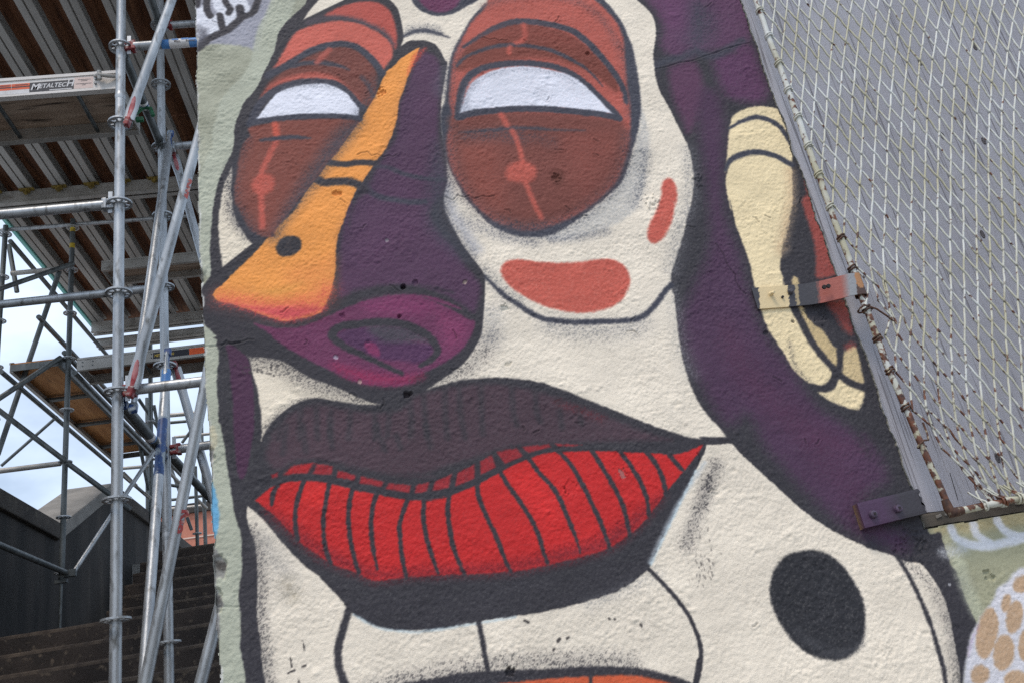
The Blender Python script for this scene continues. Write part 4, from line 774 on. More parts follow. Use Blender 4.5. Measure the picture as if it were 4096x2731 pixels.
fill((140, 138, 134), 'E 150 735 205 800 235 850 215 925 190 920 160 960 140 860', 6, .95, .4); fill((70, 66, 62), 'E 165 820 230 838 222 880 180 870', 7, .8, .5); fill((128, 126, 126), 'E 155 1010 205 1050 215 1100 190 1110 200 1250 185 1300 160 1150', 7, .9, .5); fill((80, 76, 74), 'E 160 1030 200 1050 190 1085 160 1080', 6, .7, .5)
fill((170, 166, 164), 'E 128 100 160 130 150 200 150 330 125 300', 7, .8, .6); fill((120, 118, 114), 'C 76 450 100 470 100 540 85 540', 8, .7, .6); fill((130, 130, 128), 'A 60 900 80 905 82 960 62 970', 8, .6, .6); stroke((200, 190, 160), 'E 150 20 165 90 150 130', 24, 8, .7, .5)

# relief of the plaster
H = (vnoise(.030, .022, 41)-.5)*.0010+((vnoise(.012, .0085, 42)-.5)*.0008+(vnoise(.0068, .0054, 43)-.5)*.0017+(rng.random((NZ, NX))-.5)*.0005)*(.38+1.0*vnoise(.11, .08, 47))+(vnoise(.16, .12, 44)-.5)*.004
H += np.clip(vnoise(.05, .035, 45)-.66, 0, 1)*(vnoise(.012, .009, 46)-.4)*.012
def pit(s, r, depth, ragged=.4, dark=None):
    p = place(parse(s))[0]; i0, i1, j0, j1 = window(p[None], r*2.2)
    d = np.hypot(GX[j0:j1, i0:i1]-p[0], GZ[j0:j1, i0:i1]-p[1])/r+(vnoise(.006, .006, 51)[j0:j1, i0:i1]-.5)*ragged*2
    a = sstep((1.15-d)/.35); H[j0:j1, i0:i1] -= a*depth
    if dark is not None: P = PAINT[j0:j1, i0:i1]; P += (np.array(dark, np.float32)-P)*(a*.6)[..., None]
pit('C 1425 575', .0072, .016, .15, (36, 30, 34)); pit('C 1447 1283', .0085, .010, .25, (48, 38, 42)); pit('C 1474 1274', .005, .006, .25, (50, 42, 46)); pit('C 1395 768', .005, .008, .5); pit('C 1025 762', .008, .004, .6); pit('C 1505 545', .008, .005, .6); pit('B 1030 1175', .012, .004, .7, (100, 58, 48)); pit('B 1240 355', .006, .006, .5); pit('C 980 1037', .007, .003, .3, (200, 205, 212)); pit('C 1316 265', .005, .003, .5, (180, 180, 176)); pit('D 430 545', .006, .004, .4, (205, 190, 160)); pit('D 690 715', .010, .004, .7, (170, 170, 160)); pit('D 718 1085', .007, .002, .7, (190, 180, 160)); pit('C 1135 1200', .006, .003, .5, (214, 196, 176)); pit('A 1275 610', .012, .004, .9, (190, 110, 50)); pit('A 985 1280', .010, .004, .8, (190, 110, 50)); pit('F 1350 292', .010, .002, .9, (150, 140, 134)); pit('F 665 1495', .010, .008, .5, (40, 36, 40)); pit('F 1040 380', .02, .002, .5); pit('H 570 840', .008, .004, .5, (46, 44, 50)); pit('H 740 765', .005, .004, .5, (60, 56, 50)); pit('I 2060 910', .012, .005, .8); pit('I 1820 968', .004, .001, .4, (230, 230, 230)); pit('B 1960 1170', .012, -.004, .6); pit('B 1975 1220', .008, -.003, .6, (54, 52, 58)); pit('B 1660 1330', .018, -.004, .9); pit('I 1590 730', .03, .004, .9); pit('H 880 700', .03, .004, .9)
H -= ck*.0012; H += np.clip(1-np.abs(CRK-.005)/.003, 0, 1)*.0012
brk = np.zeros_like(H)
for s_, r_ in (('E 190 850', .020), ('E 175 1060', .016), ('E 130 180', .014), ('C 85 500', .014)):
    p = place(parse(s_))[0]; d = np.hypot((GX-p[0])/r_, (GZ-p[1])/(r_*1.6))+(vnoise(.012, .012, 61)-.5)*.9; brk = np.maximum(brk, sstep((1.2-d)/.5))
H -= brk*.008; H -= np.clip(1-DL/.006, 0, 1)**2*.004
# horizontal block joints ghosting through the render
for s_ in ('C 110 965 345 940', 'E 170 1100 320 1104'):
    q = place(parse(s_)); i0, i1, j0, j1 = window(q, .01); D_ = np.full((j1-j0, i1-i0), .01, np.float32); segdist(q[0], q[1], .01, D_, off=(i0, j0)); H[j0:j1, i0:i1] -= np.clip(1-D_/.003, 0, 1)*.003

wall = thing('mural_wall', 'stucco wall painted with a huge purple and cream face with red lips', 'wall', (.4, 2.35, 0))
oj = (vnoise(.06, .06, 71)-.5)*.010+(vnoise(.012, .010, 72)-.5)*.004
opening = (GX > OX+oj) & (GZ > OZ+oj*.5)
solid_v = (DL > 0) & ~opening
keep = solid_v[:-1, :-1] & solid_v[1:, :-1] & solid_v[:-1, 1:] & solid_v[1:, 1:]
VY = YW-H
gy, gx_ = np.gradient(VY, ZS, XS); NRM = np.stack([gx_, -np.ones_like(H), gy], -1); NRM /= np.linalg.norm(NRM, axis=-1, keepdims=True)
fr = np.stack([REG[:-1, :-1], REG[1:, 1:], REG[:-1, 1:], REG[1:, :-1]]); FREG = fr.max(0)
LIN = srgb(np.clip(PAINT, 8, 246)).astype(np.float32)
def plaster_material():
    m = bpy.data.materials.new('painted_plaster'); m.use_nodes = True; n = m.node_tree; b = n.nodes['Principled BSDF']
    at = n.nodes.new('ShaderNodeAttribute'); at.attribute_name = 'paint'; n.links.new(at.outputs['Color'], b.inputs['Base Color'])
    b.inputs['Roughness'].default_value = .7; b.inputs['Specular IOR Level'].default_value = .22
    tcn = n.nodes.new('ShaderNodeTexCoord'); mpn = n.nodes.new('ShaderNodeMapping'); mpn.inputs['Scale'].default_value = (1, 1, 1.35); n.links.new(tcn.outputs['Object'], mpn.inputs[0])
    prev = None
    for sc, dist_ in ((230, .0010), (520, .0006)):
        nn = n.nodes.new('ShaderNodeTexNoise'); nn.inputs['Scale'].default_value = sc; nn.inputs['Detail'].default_value = 3; n.links.new(mpn.outputs[0], nn.inputs['Vector'])
        bp = n.nodes.new('ShaderNodeBump'); bp.inputs['Distance'].default_value = dist_; bp.inputs['Strength'].default_value = .9; n.links.new(nn.outputs['Fac'], bp.inputs['Height'])
        if prev: n.links.new(prev.outputs[0], bp.inputs['Normal'])
        prev = bp
    n.links.new(prev.outputs[0], b.inputs['Normal']); return m
PLAST = plaster_material()
VID = np.arange(NX*NZ).reshape(NZ, NX)
def skin(name, fm, parent, label=None, reveal=None):
    q = np.stack([VID[:-1, :-1], VID[:-1, 1:], VID[1:, 1:], VID[1:, :-1]], -1)[fm]
    u, inv = np.unique(q, return_inverse=True); q = inv.reshape(-1, 4)
    co = np.stack([GX.ravel()[u], VY.ravel()[u], GZ.ravel()[u]], -1).astype(np.float32); cl = LIN.reshape(-1, 3)[u]; nr = NRM.reshape(-1, 3)[u]
    if reveal is not None:
        e = np.concatenate([q[:, [0, 1]], q[:, [1, 2]], q[:, [2, 3]], q[:, [3, 0]]]); key = np.sort(e, 1); uk, idx, cnt = np.unique(key[:, 0].astype(np.int64)*10**8+key[:, 1], return_index=True, return_counts=True)
        be = e[idx[cnt == 1]]; bv = np.unique(be); off = len(co)
        mp_ = -np.ones(len(co), int); mp_[bv] = off+np.arange(len(bv)); back = co[bv].copy(); back[:, 1] = YW+reveal
        # only where the wall really ends (free edge or window opening), not where paint regions meet
        g_ = u[bv]; jj, ii = g_//NX, g_ % NX
        co = np.concatenate([co, back]); cl = np.concatenate([cl, cl[bv]*0+srgb((176, 174, 168)).astype(np.float32)]); nr = np.concatenate([nr, nr[bv]])
        q = np.concatenate([q, np.stack([be[:, 1], be[:, 0], mp_[be[:, 0]], mp_[be[:, 1]]], -1)])
    me = bpy.data.meshes.new(name); me.vertices.add(len(co)); me.vertices.foreach_set('co', co.ravel())
    me.loops.add(q.size); me.loops.foreach_set('vertex_index', q.ravel().astype(np.int32)); me.polygons.add(len(q))
    me.polygons.foreach_set('loop_start', np.arange(0, q.size, 4, dtype=np.int32))
    me.update(calc_edges=True)
    at = me.attributes.new('paint', 'FLOAT_COLOR', 'POINT'); at.data.foreach_set('color', np.concatenate([cl, np.ones((len(cl), 1), np.float32)], 1).ravel())
    me.shade_smooth(); me.materials.append(PLAST)
    if reveal is None: me.normals_split_custom_set_from_vertices(nr.tolist())
    o = link(bpy.data.objects.new(name, me)); par(o, parent)
    if label: o['label'] = label
    return o
skin('plaster_face', keep & (FREG == 0), wall)
for r_, nm, lb in ((R_LEYE, 'painted_eye', 'narrow painted eye with brown lids beside the orange nose stripe'), (R_REYE, 'painted_eye', 'round painted eye with brown lids and a white crescent'), (R_NOSE, 'painted_nose', 'painted purple nose with an orange stripe'), (R_LIPS, 'painted_lips', 'painted lips, dark above and red below'), (R_EAR, 'painted_ornament', 'painted straw coloured ear ornament'), (R_CHEEK, 'painted_cheek_mark', 'coral painted cheek marks'), (R_DOT, 'painted_spot', 'large black painted chin spot')):
    skin(nm, keep & (FREG == r_), wall, lb)
# body of the wall behind the skin (ends, window reveal)
def ribbon(name, P, y0, y1, m, parent, flip=False):
    v = [(x, y0, z) for x, z in P]+[(x, y1, z) for x, z in P]; n = len(P)
    return meshobj(name, v, [(i, i+1, n+i+1, n+i) if not flip else (i+1, i, n+i, n+i+1) for i in range(n-1)], m, parent)
REVEAL = mat('broken_render', (178, 176, 168), .9, 0, (150, 148, 142), 20, bump=.003, bscale=80)
ribbon('wall_end', [(lxj[j]+.003, ZS[j]) for j in range(NZ)], YW-.001, YW+.3, REVEAL, wall)
ribbon('window_jamb', [(OX+.004+oj[j, np.searchsorted(XS, OX)], ZS[j]) for j in range(np.searchsorted(ZS, OZ)-1, NZ)], YW-.001, YW+.05, REVEAL, wall, True)
ribbon('window_ledge', [(XS[i], OZ+.003+oj[np.searchsorted(ZS, OZ), i]*.5) for i in range(np.searchsorted(XS, OX)-1, NX)], YW-.001, YW+.05, REVEAL, wall)
MB().box((-.46, YW+.29, 0), (5.2, YW+.30, 4.7)).build('wall_back', REVEAL, wall)
MB().box((-.46, YW+.02, 4.66), (5.2, YW+.29, 4.70)).build('wall_top', REVEAL, wall)

# ------------------------------------------------------------------ boarded window
def board_material():
    m = bpy.data.materials.new('grey_painted_plywood'); m.use_nodes = True; n = m.node_tree; b = n.nodes['Principled BSDF']; b.inputs['Roughness'].default_value = .7
    tcn = n.nodes.new('ShaderNodeTexCoord')
    def nz_(sc, st, det=6, dist_=0.0):
        mpn = n.nodes.new('ShaderNodeMapping'); mpn.inputs['Scale'].default_value = st; nn = n.nodes.new('ShaderNodeTexNoise'); nn.inputs['Scale'].default_value = sc; nn.inputs['Detail'].default_value = det; nn.inputs['Distortion'].default_value = dist_
        n.links.new(tcn.outputs['Object'], mpn.inputs[0]); n.links.new(mpn.outputs[0], nn.inputs['Vector']); return nn
    a = nz_(3, (1, 1, .4)); r = n.nodes.new('ShaderNodeValToRGB'); r.color_ramp.elements[0].position = .3; r.color_ramp.elements[0].color = s4((160, 159, 167)); r.color_ramp.elements[1].position = .7; r.color_ramp.elements[1].color = s4((184, 184, 192)); n.links.new(a.outputs['Fac'], r.inputs[0])
    c = nz_(150, (1, 1, .018), 5, .15); r2 = n.nodes.new('ShaderNodeValToRGB'); r2.color_ramp.elements[0].position = .33; r2.color_ramp.elements[0].color = (1, 1, 1, 1); r2.color_ramp.elements[1].position = .42; r2.color_ramp.elements[1].color = (0, 0, 0, 1); n.links.new(c.outputs['Fac'], r2.inputs[0])
    mm = n.nodes.new('ShaderNodeMixRGB'); mm.inputs[2].default_value = s4((120, 118, 124)); n.links.new(r2.outputs[0], mm.inputs[0]); n.links.new(r.outputs[0], mm.inputs[1])
    n.links.new(mm.outputs[0], b.inputs['Base Color'])
    bp = n.nodes.new('ShaderNodeBump'); bp.inputs['Distance'].default_value = .0012; n.links.new(c.outputs['Fac'], bp.inputs['Height']); n.links.new(bp.outputs[0], b.inputs['Normal']); return m
BOARD = board_material(); SILL = mat('weathered_sill', (100, 94, 86), .9, 0, (74, 68, 61), 14, (.3, 1, 1), .004, 40, var2=(70, 64, 58), v2scale=16, lo2=.52, hi2=.66)
FLAKE = mat('old_paint_flake', (148, 144, 138), .8, 0, (110, 104, 96), 30)
wb = thing('boarded_window', 'grey weathered plywood sheet boarding up the window behind the wire mesh', 'window board', (2.2, YW+.03, OZ))
def sheet(x0, x1, z0, z1, nm):
    m = MB(); n = 40; v = []; f = []
    xs_ = np.linspace(x0, x1, n+1)
    bot = [z0+random.uniform(-.001, .002) for _ in xs_]
    for y in (YW+.022, YW+.034):
        for x_, b_ in zip(xs_, bot): v.append((x_, y, b_))
        for x_ in xs_: v.append((x_, y, z1))
    for i in range(n):
        a_ = i; b_ = n+1+i; c_ = 2*(n+1); f += [(a_, a_+1, b_+1, b_), (c_+a_, c_+b_, c_+b_+1, c_+a_+1), (a_, c_+a_, c_+a_+1, a_+1)]
    return m.add(v, f).build(nm, BOARD, wb)
sheet(OX-.03, 2.52, 1.926, 4.7, 'plywood_sheet'); sheet(2.524, 3.7, 1.926, 4.7, 'plywood_sheet')
sl = MB(); sl.box((OX-.02, YW+.012, OZ-.01), (3.7, YW+.05, 1.924)); bevel(sl.build('sill', SILL, wb), .006, 2)
for i in range(16):
    x_ = OX+.03+i*.07+random.uniform(-.03, .03); h_ = random.uniform(.0015, .004); m_ = MB(); w_ = random.uniform(.004, .012)
    m_.obox((x_, YW+.0105, 1.925-random.uniform(0, .024)), (w_, 0, random.uniform(-.003, .003)), (0, .0018, .001), (0, 0, h_)); m_.build('paint_flake', FLAKE, wb)
q0 = atY((3500+722/2.412, 1500+940/2.412), YW+.022); q1 = atY((3500+800/2.412, 1500+1200/2.412), YW+.022); MB().sweep([(q0.x, YW+.0222, q0.z), (q1.x, YW+.0222, q1.z)], .0012, 5).build('split', DARK, wb)
for p_ in ((3770, 545), (3680, 250), (3935, 565), (3930, 938), (3990, 1830), (3900, 190)):
    q = atY(p_, YW+.022); m_ = MB(); m_.sweep([(q.x, YW+.0225, q.z), (q.x, YW+.0205, q.z)], [(.016, .008), (.013, .006)], 14, ref=(0, 0, 1)); m_.build('knot', mat('knot', (104, 100, 104), .8, 0, (60, 56, 58), 160), wb)

# ------------------------------------------------------------------ wire mesh guard
def rusty_material(name='rusty_white_paint', z1=2.95, amt=.20):
    m = bpy.data.materials.new(name); m.use_nodes = True; n = m.node_tree; b = n.nodes['Principled BSDF']; b.inputs['Roughness'].default_value = .55
    tcn = n.nodes.new('ShaderNodeTexCoord'); sx = n.nodes.new('ShaderNodeSeparateXYZ'); ge = n.nodes.new('ShaderNodeNewGeometry'); n.links.new(ge.outputs['Position'], sx.inputs[0])
    def nz_(sc, det=5):
        nn = n.nodes.new('ShaderNodeTexNoise'); nn.inputs['Scale'].default_value = sc; nn.inputs['Detail'].default_value = det; n.links.new(ge.outputs['Position'], nn.inputs['Vector']); return nn
    base = nz_(9); r0 = n.nodes.new('ShaderNodeValToRGB'); e = r0.color_ramp.elements; e[0].position = .35; e[0].color = s4((204, 206, 202)); e[1].position = .62; e[1].color = s4((176, 172, 148)); n.links.new(base.outputs['Fac'], r0.inputs[0])
    mr = n.nodes.new('ShaderNodeMapRange'); mr.inputs['From Min'].default_value = 1.9; mr.inputs['From Max'].default_value = z1; mr.inputs['To Min'].default_value = amt; mr.inputs['To Max'].default_value = 0.0; n.links.new(sx.outputs['Z'], mr.inputs['Value'])
    mr2 = n.nodes.new('ShaderNodeMapRange'); mr2.inputs['From Min'].default_value = 1.33; mr2.inputs['From Max'].default_value = 1.62; mr2.inputs['To Min'].default_value = 1.0; mr2.inputs['To Max'].default_value = .25; n.links.new(sx.outputs['X'], mr2.inputs['Value'])
    ml = n.nodes.new('ShaderNodeMath'); ml.operation = 'MULTIPLY'; n.links.new(mr.outputs[0], ml.inputs[0]); n.links.new(mr2.outputs[0], ml.inputs[1])
    rn = nz_(46, 9); ad = n.nodes.new('ShaderNodeMath'); n.links.new(rn.outputs['Fac'], ad.inputs[0]); n.links.new(ml.outputs[0], ad.inputs[1])
    r1 = n.nodes.new('ShaderNodeValToRGB'); r1.color_ramp.elements[0].position = .61; r1.color_ramp.elements[1].position = .68; n.links.new(ad.outputs[0], r1.inputs[0])
    rc = nz_(60); r2 = n.nodes.new('ShaderNodeValToRGB'); e = r2.color_ramp.elements; e[0].position = .35; e[0].color = s4((60, 38, 32)); e[1].position = .65; e[1].color = s4((116, 70, 46)); n.links.new(rc.outputs['Fac'], r2.inputs[0])
    mm = n.nodes.new('ShaderNodeMixRGB'); n.links.new(r1.outputs[0], mm.inputs[0]); n.links.new(r0.outputs[0], mm.inputs[1]); n.links.new(r2.outputs[0], mm.inputs[2]); wa = n.nodes.new('ShaderNodeAttribute'); wa.attribute_name = 'wear'; m2 = n.nodes.new('ShaderNodeMixRGB'); m2.inputs[2].default_value = s4((66, 54, 40)); n.links.new(wa.outputs['Fac'], m2.inputs[0]); n.links.new(mm.outputs[0], m2.inputs[1]); n.links.new(m2.outputs[0], b.inputs['Base Color'])
    # fine dark cracks
    bp = n.nodes.new('ShaderNodeBump'); bp.inputs['Distance'].default_value = .0015; n.links.new(rn.outputs['Fac'], bp.inputs['Height']); n.links.new(bp.outputs[0], b.inputs['Normal']); return m
RUST = rusty_material(); RUSTB = rusty_material('rusty_frame_paint', 3.7, .21); TIE = mat('rusty_tie', (96, 66, 50), .7, .2, (60, 42, 36), 60, var2=(176, 164, 140), v2scale=50, lo2=.58, hi2=.66)
YM = 2.155; BX = 1.335; BZ = 1.907
guard = thing('wire_window_guard', 'white painted rusty diamond wire mesh guard over the boarded window', 'window guard', (2.0, YM, 1.9))
def wob(p, a=.0015): return Vector((p[0]+random.uniform(-a, a), p[1]+random.uniform(-a, a), p[2]+random.uniform(-a, a)))
pts = [wob((BX+.030*max(0, (2.35-z)/.45)*1.0, YM, z)) for z in np.linspace(BZ+.012, 4.2, 46)]
autosmooth(MB().sweep(pts, .0088, 14).build('frame_bar', RUSTB, guard), 60)
cxn = pts[0].x
autosmooth(MB().sweep([wob((x_, YM-.002, BZ+(x_-cxn)*.045), .0012) for x_ in np.linspace(cxn+.004, 3.2, 40)], .0092, 14).build('frame_bar', RUSTB, guard), 60)
autosmooth(MB().sweep([(cxn-.002, YM, BZ+.035), (cxn-.001, YM, BZ+.012), (cxn+.003, YM-.001, BZ-.001), (cxn+.016, YM-.002, BZ), (cxn+.034, YM-.002, BZ+.002)], [.010, .0125, .0138, .0125, .010], 12).build('frame_corner', TIE, guard), 60)
DXM, DZM = .0212, .1075; Z0 = 3.5905; NXC = 64
EDGEX = [(4.2, 0), (2.64, 0), (2.60, .012), (2.53, .030), (2.46, .038), (2.41, .014), (2.36, .003), (2.25, .003), (2.19, .006), (2.15, .024), (2.08, .046), (2.02, .075), (1.96, .11), (1.91, .125), (1.80, .14)]
ez = np.array([e[0] for e in EDGEX])[::-1]; ex_ = np.array([e[1] for e in EDGEX])[::-1]
def deform(x_, z_):
    d = np.interp(z_, ez, ex_); u = x_-BX
    x2 = BX+.010+u+d*math.exp(-max(u, 0)/.10); z2 = z_
    # the lower mesh sags and leans to the right
    s_ = max(0, (2.45-z_))/.5; z2 = z_-.02*s_*s_*math.exp(-u/.5); x2 += .018*s_*math.exp(-u/.7)
    a_ = max(0, x_-1.5); b_ = max(0, z_-2.9); x2 += .42*a_*b_*b_; z2 += .20*min(1, a_/.6)*max(0, z_-3.0)**2
    return x2, z2
rs = random.Random(3)
def wire(k, sgn):
    # wire through lattice nodes (i, k + sgn*i/2)
    P = []; Wr = []; sub = 9
    for i in range(NXC):
        for q_ in range(sub):
            t = i+q_/sub; z_ = Z0+DZM*(k+sgn*t/2); x_ = BX+DXM*t
            if z_ > 4.05 or z_ < BZ-.02: continue
            x2, z2 = deform(x_, z_)
            if z2 < BZ+(x2-cxn)*.045+.004: continue
            fr_ = t % 1; sw_ = math.sin(2*math.pi*fr_)
            ox_ = .0010*sw_*(1 if sgn < 0 else .1); y_ = YM-.002-.0017*math.cos(math.pi*t)*sgn*(1 if int(k*2) % 2 == 0 else 1)
            Wr.append(rs.uniform(.3, .8) if q_ == 0 and rs.random() < .45 else 0)
            P.append(Vector((x2+ox_*.9+rs.uniform(-.0004, .0004), y_, z2-ox_*.9*sgn)))
    if len(P) < 4: return
    o = autosmooth(MB().sweep(P, .0033, 6).build('wire', RUST, guard), 80)
    a_ = o.data.attributes.new('wear', 'FLOAT', 'POINT'); a_.data.foreach_set('value', np.repeat(np.array(Wr, np.float32), 6))
for k in range(-18, 42):
    wire(k, -1)
for k in range(-48, 6):
    wire(k, 1)
def tie(x_, z_, r=.0105, turns=2.0, tail=None, lean=0.0, w_=.0028):
    P = []; n = int(turns*14)
    for i in range(n+1):
        t = i/n; a_ = 2*math.pi*turns*t+rs.uniform(-.1, .1)
        P.append(Vector((x_+r*math.cos(a_)*1.0, YM+r*math.sin(a_), z_+(t-.5)*.016+lean*math.cos(a_)+rs.uniform(-.0008, .0008))))
    if tail: P += [Vector(p_) for p_ in tail]
    autosmooth(MB().sweep(P, w_, 7).build('wire_tie', RUST if z_ > 2.75 else TIE, guard), 80)
def barx(z_): return BX+.030*max(0, (2.35-z_)/.45)
for p_ in (3.806, 3.698, 3.5905, 3.4823, 3.3702, 3.2649, 3.1594, 3.05, 2.945, 2.83, 2.7233, 2.6214, 2.4911, 2.4014, 2.3057, 2.197):
    tie(barx(p_), p_, .0112, 2.0, [(barx(p_)+.014, YM-.004, p_-.004)], .003)
tie(barx(2.09), 2.09, .0112, .8, [(barx(2.09)+.02, YM-.006, 2.10), (barx(2.09)+.026, YM-.002, 2.12), (barx(2.09)+.026, YM, 2.15)], .004)
tie(1.3215, 2.492, .012, .8, [(1.36, YM-.006, 2.487), (1.385, YM-.004, 2.462), (1.405, YM-.004, 2.435)], .004)
for i in range(24):
    x_ = cxn+.098+i*.047; zz = BZ+(x_-cxn)*.045
    for dx_ in ((0, .009) if i else (0,)):
        P = []
        for j in range(12):
            a_ = -math.pi*.55+j/11*math.pi*1.5; P.append(Vector((x_+dx_-.014*(1-j/11), YM-.002-.0118*math.cos(a_), zz+.0118*math.sin(a_)*-1)))
        P = [Vector((x_+dx_-.034, YM-.002, zz+.040)), Vector((x_+dx_-.020, YM-.010, zz+.020))]+[Vector((x_+dx_, YM-.002-.0120*math.cos(a_), zz+.0120*math.sin(a_))) for a_ in np.linspace(.9, -2.4, 10)]
        autosmooth(MB().sweep(P, .0027, 7).build('wire_tie', RUST, guard), 80)
for P in ([M_ for M_ in (atY((3530, 1105), YM), atY((3535, 1140), YM-.004), atY((3548, 1185), YM), atY((3560, 1235), YM), atY((3585, 1290), YM))], [atY((3430, 1085), YM-.01), atY((3455, 1110), YM), atY((3472, 1135), YM), atY((3470, 1180), YM-.006), atY((3462, 1230), YM-.01), atY((3440, 1240), YM-.014)], [atY((3900, 1930), YM), atY((3905, 1970), YM-.006), atY((3928, 2010), YM-.012), atY((3945, 2035), YM-.014)]):
    autosmooth(MB().sweep([wob(p_, .0004) for p_ in P], .0027, 7).build('loose_wire', RUST, guard), 80)

# ------------------------------------------------------------------ strap bracket and wooden block
def sampled(name, m_src):
    m = bpy.data.materials.new(name); m.use_nodes = True; n = m.node_tree; b = n.nodes['Principled BSDF']; b.inputs['Roughness'].default_value = .5
    at = n.nodes.new('ShaderNodeAttribute'); at.attribute_name = 'paint'; n.links.new(at.outputs['Color'], b.inputs['Base Color'])
    g = n.nodes.new('ShaderNodeTexCoord'); nn = n.nodes.new('ShaderNodeTexNoise'); nn.inputs['Scale'].default_value = 120; nn.inputs['Detail'].default_value = 4; n.links.new(g.outputs['Object'], nn.inputs['Vector'])
    bp = n.nodes.new('ShaderNodeBump'); bp.inputs['Distance'].default_value = .0012; n.links.new(nn.outputs['Fac'], bp.inputs['Height']); n.links.new(bp.outputs[0], b.inputs['Normal']); return m
PMET = sampled('painted_metal', None)
sb = thing('strap_bracket', 'bent iron strap bracket painted over with the mural, holding the mesh frame', 'bracket', (1.2, YW-.02, 2.58))
ns, nh = 120, 16
path = [(1.042, YW-.008), (1.16, YW-.009), (1.22, YW-.016), (1.27, YW-.036), (1.30, YW-.052), (1.325, YW-.060), (1.343, YW-.058), (1.350, YW-.046), (1.348, YW-.034), (1.335, YW-.030), (1.322, YW-.032)]
pp = spline(np.array(path), False, 12); cum = np.r_[0, np.cumsum(np.hypot(*np.diff(pp, axis=0).T))]; uu = np.linspace(0, cum[-1], ns); sxp = np.interp(uu, cum, pp[:, 0]); syp = np.interp(uu, cum, pp[:, 1])
v = []; cl = []; vis = np.interp(uu, [0, .11, .26, .312], [0, .35, .82, 1.0])
INKs, STs, RDs, GYs, RUs = map(lambda c: np.array(c, float), (INK, (216, 194, 150), (156, 84, 72), (140, 142, 146), (104, 66, 44)))
for side in (0, 1):
    for j in range(nh+1):
        for i in range(ns):
            f_ = j/nh; tx = np.gradient(sxp)[i]; ty = np.gradient(syp)[i]; L_ = math.hypot(tx, ty); nx_, ny_ = ty/L_, -tx/L_
            zc = 2.582-.018*(i/ns); hh = .0335
            v.append((sxp[i]-nx_*side*-.0032*-1, syp[i]-ny_*side*.0032, zc+(f_-.5)*2*hh))
            s_ = uu[i]+(f_-.5)*-.014+random.uniform(-.002, .002)
            c = INKs if s_ < .014 else STs if s_ < .100 else INKs if s_ < .121 else (STs*.75 if s_ < .131 and f_ > .0 else None)
            if c is None: c = INKs if s_ < .186 else RDs if s_ < .262 else GYs if s_ < .300 else RUs
            if .183 < s_ < .190: c = (INKs+RDs)/2
            if .25 < s_ < .272: c = RDs+(GYs-RDs)*np.clip((s_-.25)/.022, 0, 1)
            if s_ >= .29:
                k_ = math.sin(f_*9+s_*60)+math.sin(f_*23)*.5; c = np.array((168, 120, 78)) if f_ > .5+.14*math.sin(s_*140)-(s_-.29)*6 else np.array((74, 52, 44))
            cl.append(srgb(c))
f = []
W_ = ns*(nh+1)
for j in range(nh):
    for i in range(ns-1):
        a_ = j*ns+i; f.append((a_, a_+1, a_+ns+1, a_+ns)); f.append((W_+a_, W_+a_+ns, W_+a_+ns+1, W_+a_+1))
for i in range(ns-1): f.append((i+1, i, W_+i, W_+i+1)); a_ = nh*ns+i; f.append((a_, a_+1, W_+a_+1, W_+a_))
for j in range(nh): a_ = j*ns; f.append((a_, a_+ns, W_+a_+ns, W_+a_)); a_ = j*ns+ns-1; f.append((a_+ns, a_, W_+a_, W_+a_+ns))
so_ = meshobj('strap', v, f, PMET, sb); at = so_.data.attributes.new('paint', 'FLOAT_COLOR', 'POINT'); at.data.foreach_set('color', np.concatenate([np.array(cl, np.float32), np.ones((len(cl), 1), np.float32)], 1).ravel()); autosmooth(so_, 50)
SWT = mat('straw_paint', STRAW, .6, 0, (214, 190, 140), 40); INKM = mat('ink_paint', INK, .5, 0, (80, 78, 86), 60); HOLE = mat('bolt_hole', (36, 30, 30), .8)
q = atY((2700+603/1.568, 800+588/1.568), YW-.012); autosmooth(MB().sweep([(q.x, YW-.010, q.z), (q.x+.001, YW-.020, q.z-.001), (q.x+.003, YW-.027, q.z-.004)], [.0065, .005, .0035], 10).build('nail', SWT, sb))
q = atY((2700+724/1.568, 800+575/1.568), YW-.012); autosmooth(MB().sweep([(q.x, YW-.011, q.z), (q.x, YW-.016, q.z), (q.x, YW-.019, q.z)], [.0085, .0075, .004], 12).build('bolt', INKM, sb))
for a_, b_, yy, r_ in ((676, 608, -.0125, .0036), (937, 546, -.044, .0062), (963, 540, -.047, .0060)):
    q = atY((2700+a_/1.568, 800+b_/1.568), YW+yy); MB().sweep([(q.x, q.y+.004, q.z), (q.x, q.y-.0016, q.z)], r_, 12).build('bolt_hole', HOLE, sb)
blk = thing('wooden_block', 'purple painted wooden block with two bolts screwed below the window corner', 'wood block', (1.22, YW-.02, 1.93))
PWOOD = sampled('painted_wood', None)
c0 = Vector((1.136, 1.938)); c1_ = Vector((1.312, 1.951)); n_ = 60; v = []; cl = []; f = []
rows = [(-.0315, 0), (-.029, .0), (0, 0), (.029, 0), (.0315, 0)]
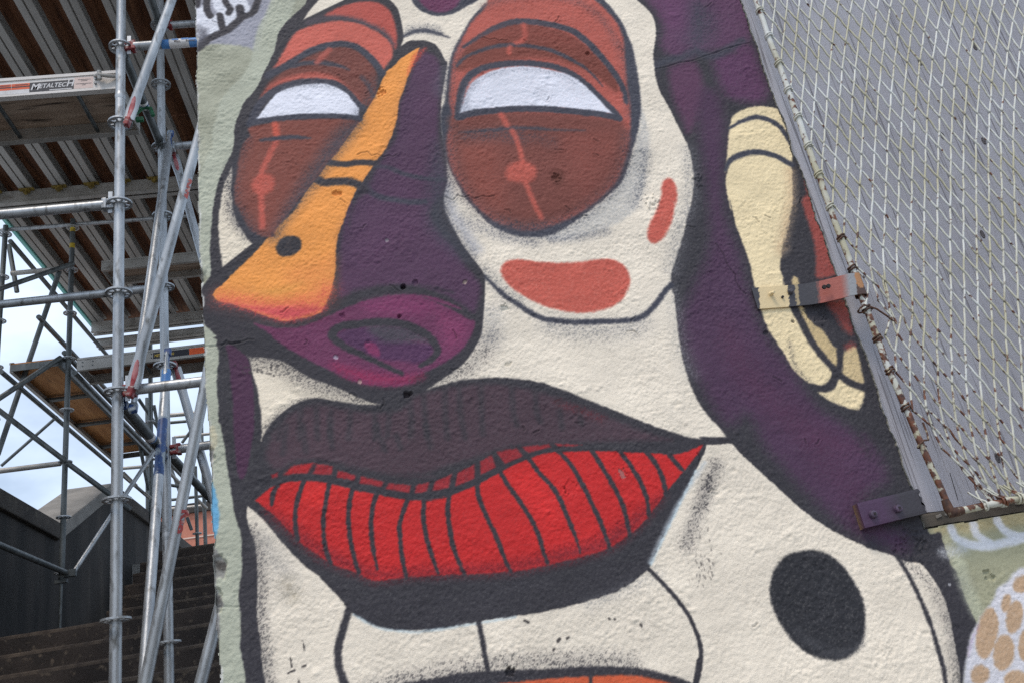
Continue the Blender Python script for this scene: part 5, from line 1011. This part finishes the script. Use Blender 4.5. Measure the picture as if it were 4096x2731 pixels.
for side, y_ in ((0, YW-.030), (1, YW-.0005)):
    for j in range(9):
        h_ = -.032+.064*j/8
        for i in range(n_+1):
            t = i/n_; e = .0 if t < .97 else random.uniform(-.006, .003)
            if t == 1: e = random.uniform(-.009, .004)
            v.append((c0.x+(c1_.x-c0.x)*t+e, y_+(.0008 if j in (0, 8) or i == 0 else 0)*(1-side), c0.y+(c1_.y-c0.y)*t+h_))
            k_ = np.clip((t-.35)/.35, 0, 1)+random.uniform(-.04, .04); c = np.array((70, 44, 72))*(1-k_)+np.array((54, 50, 56))*k_
            if side == 1 and i == 0: c = np.array((130, 104, 74))
            cl.append(srgb(c))
W_ = 9*(n_+1)
for j in range(8):
    for i in range(n_): a_ = j*(n_+1)+i; f.append((a_, a_+1, a_+n_+2, a_+n_+1)); f.append((W_+a_, W_+a_+n_+1, W_+a_+n_+2, W_+a_+1))
for i in range(n_): f.append((i+1, i, W_+i, W_+i+1)); a_ = 8*(n_+1)+i; f.append((a_, a_+1, W_+a_+1, W_+a_))
for j in range(8): a_ = j*(n_+1); f.append((a_, a_+n_+1, W_+a_+n_+1, W_+a_)); a_ += n_; f.append((a_+n_+1, a_, W_+a_, W_+a_+n_+1))
bo = meshobj('board', v, f, PWOOD, blk); at = bo.data.attributes.new('paint', 'FLOAT_COLOR', 'POINT'); at.data.foreach_set('color', np.concatenate([np.array(cl, np.float32), np.ones((len(cl), 1), np.float32)], 1).ravel())
PUB = mat('purple_bolt', (92, 76, 96), .4, .2, (70, 60, 76), 60)
for p_ in ((2600+1358/1.521, 1700+540/1.521), (2600+1509/1.521, 1700+505/1.521)):
    q = atY(p_, YW-.034); b_ = autosmooth(MB().sweep([(q.x, YW-.0295, q.z), (q.x, YW-.036, q.z), (q.x, YW-.041, q.z), (q.x, YW-.043, q.z)], [.0105, .0105, .0085, .004], 14).build('bolt', PUB, blk)); MB().obox((q.x, YW-.0435, q.z), (.003, 0, 0), (0, .0012, 0), (0, 0, .003)).build('bolt_socket', HOLE, b_)
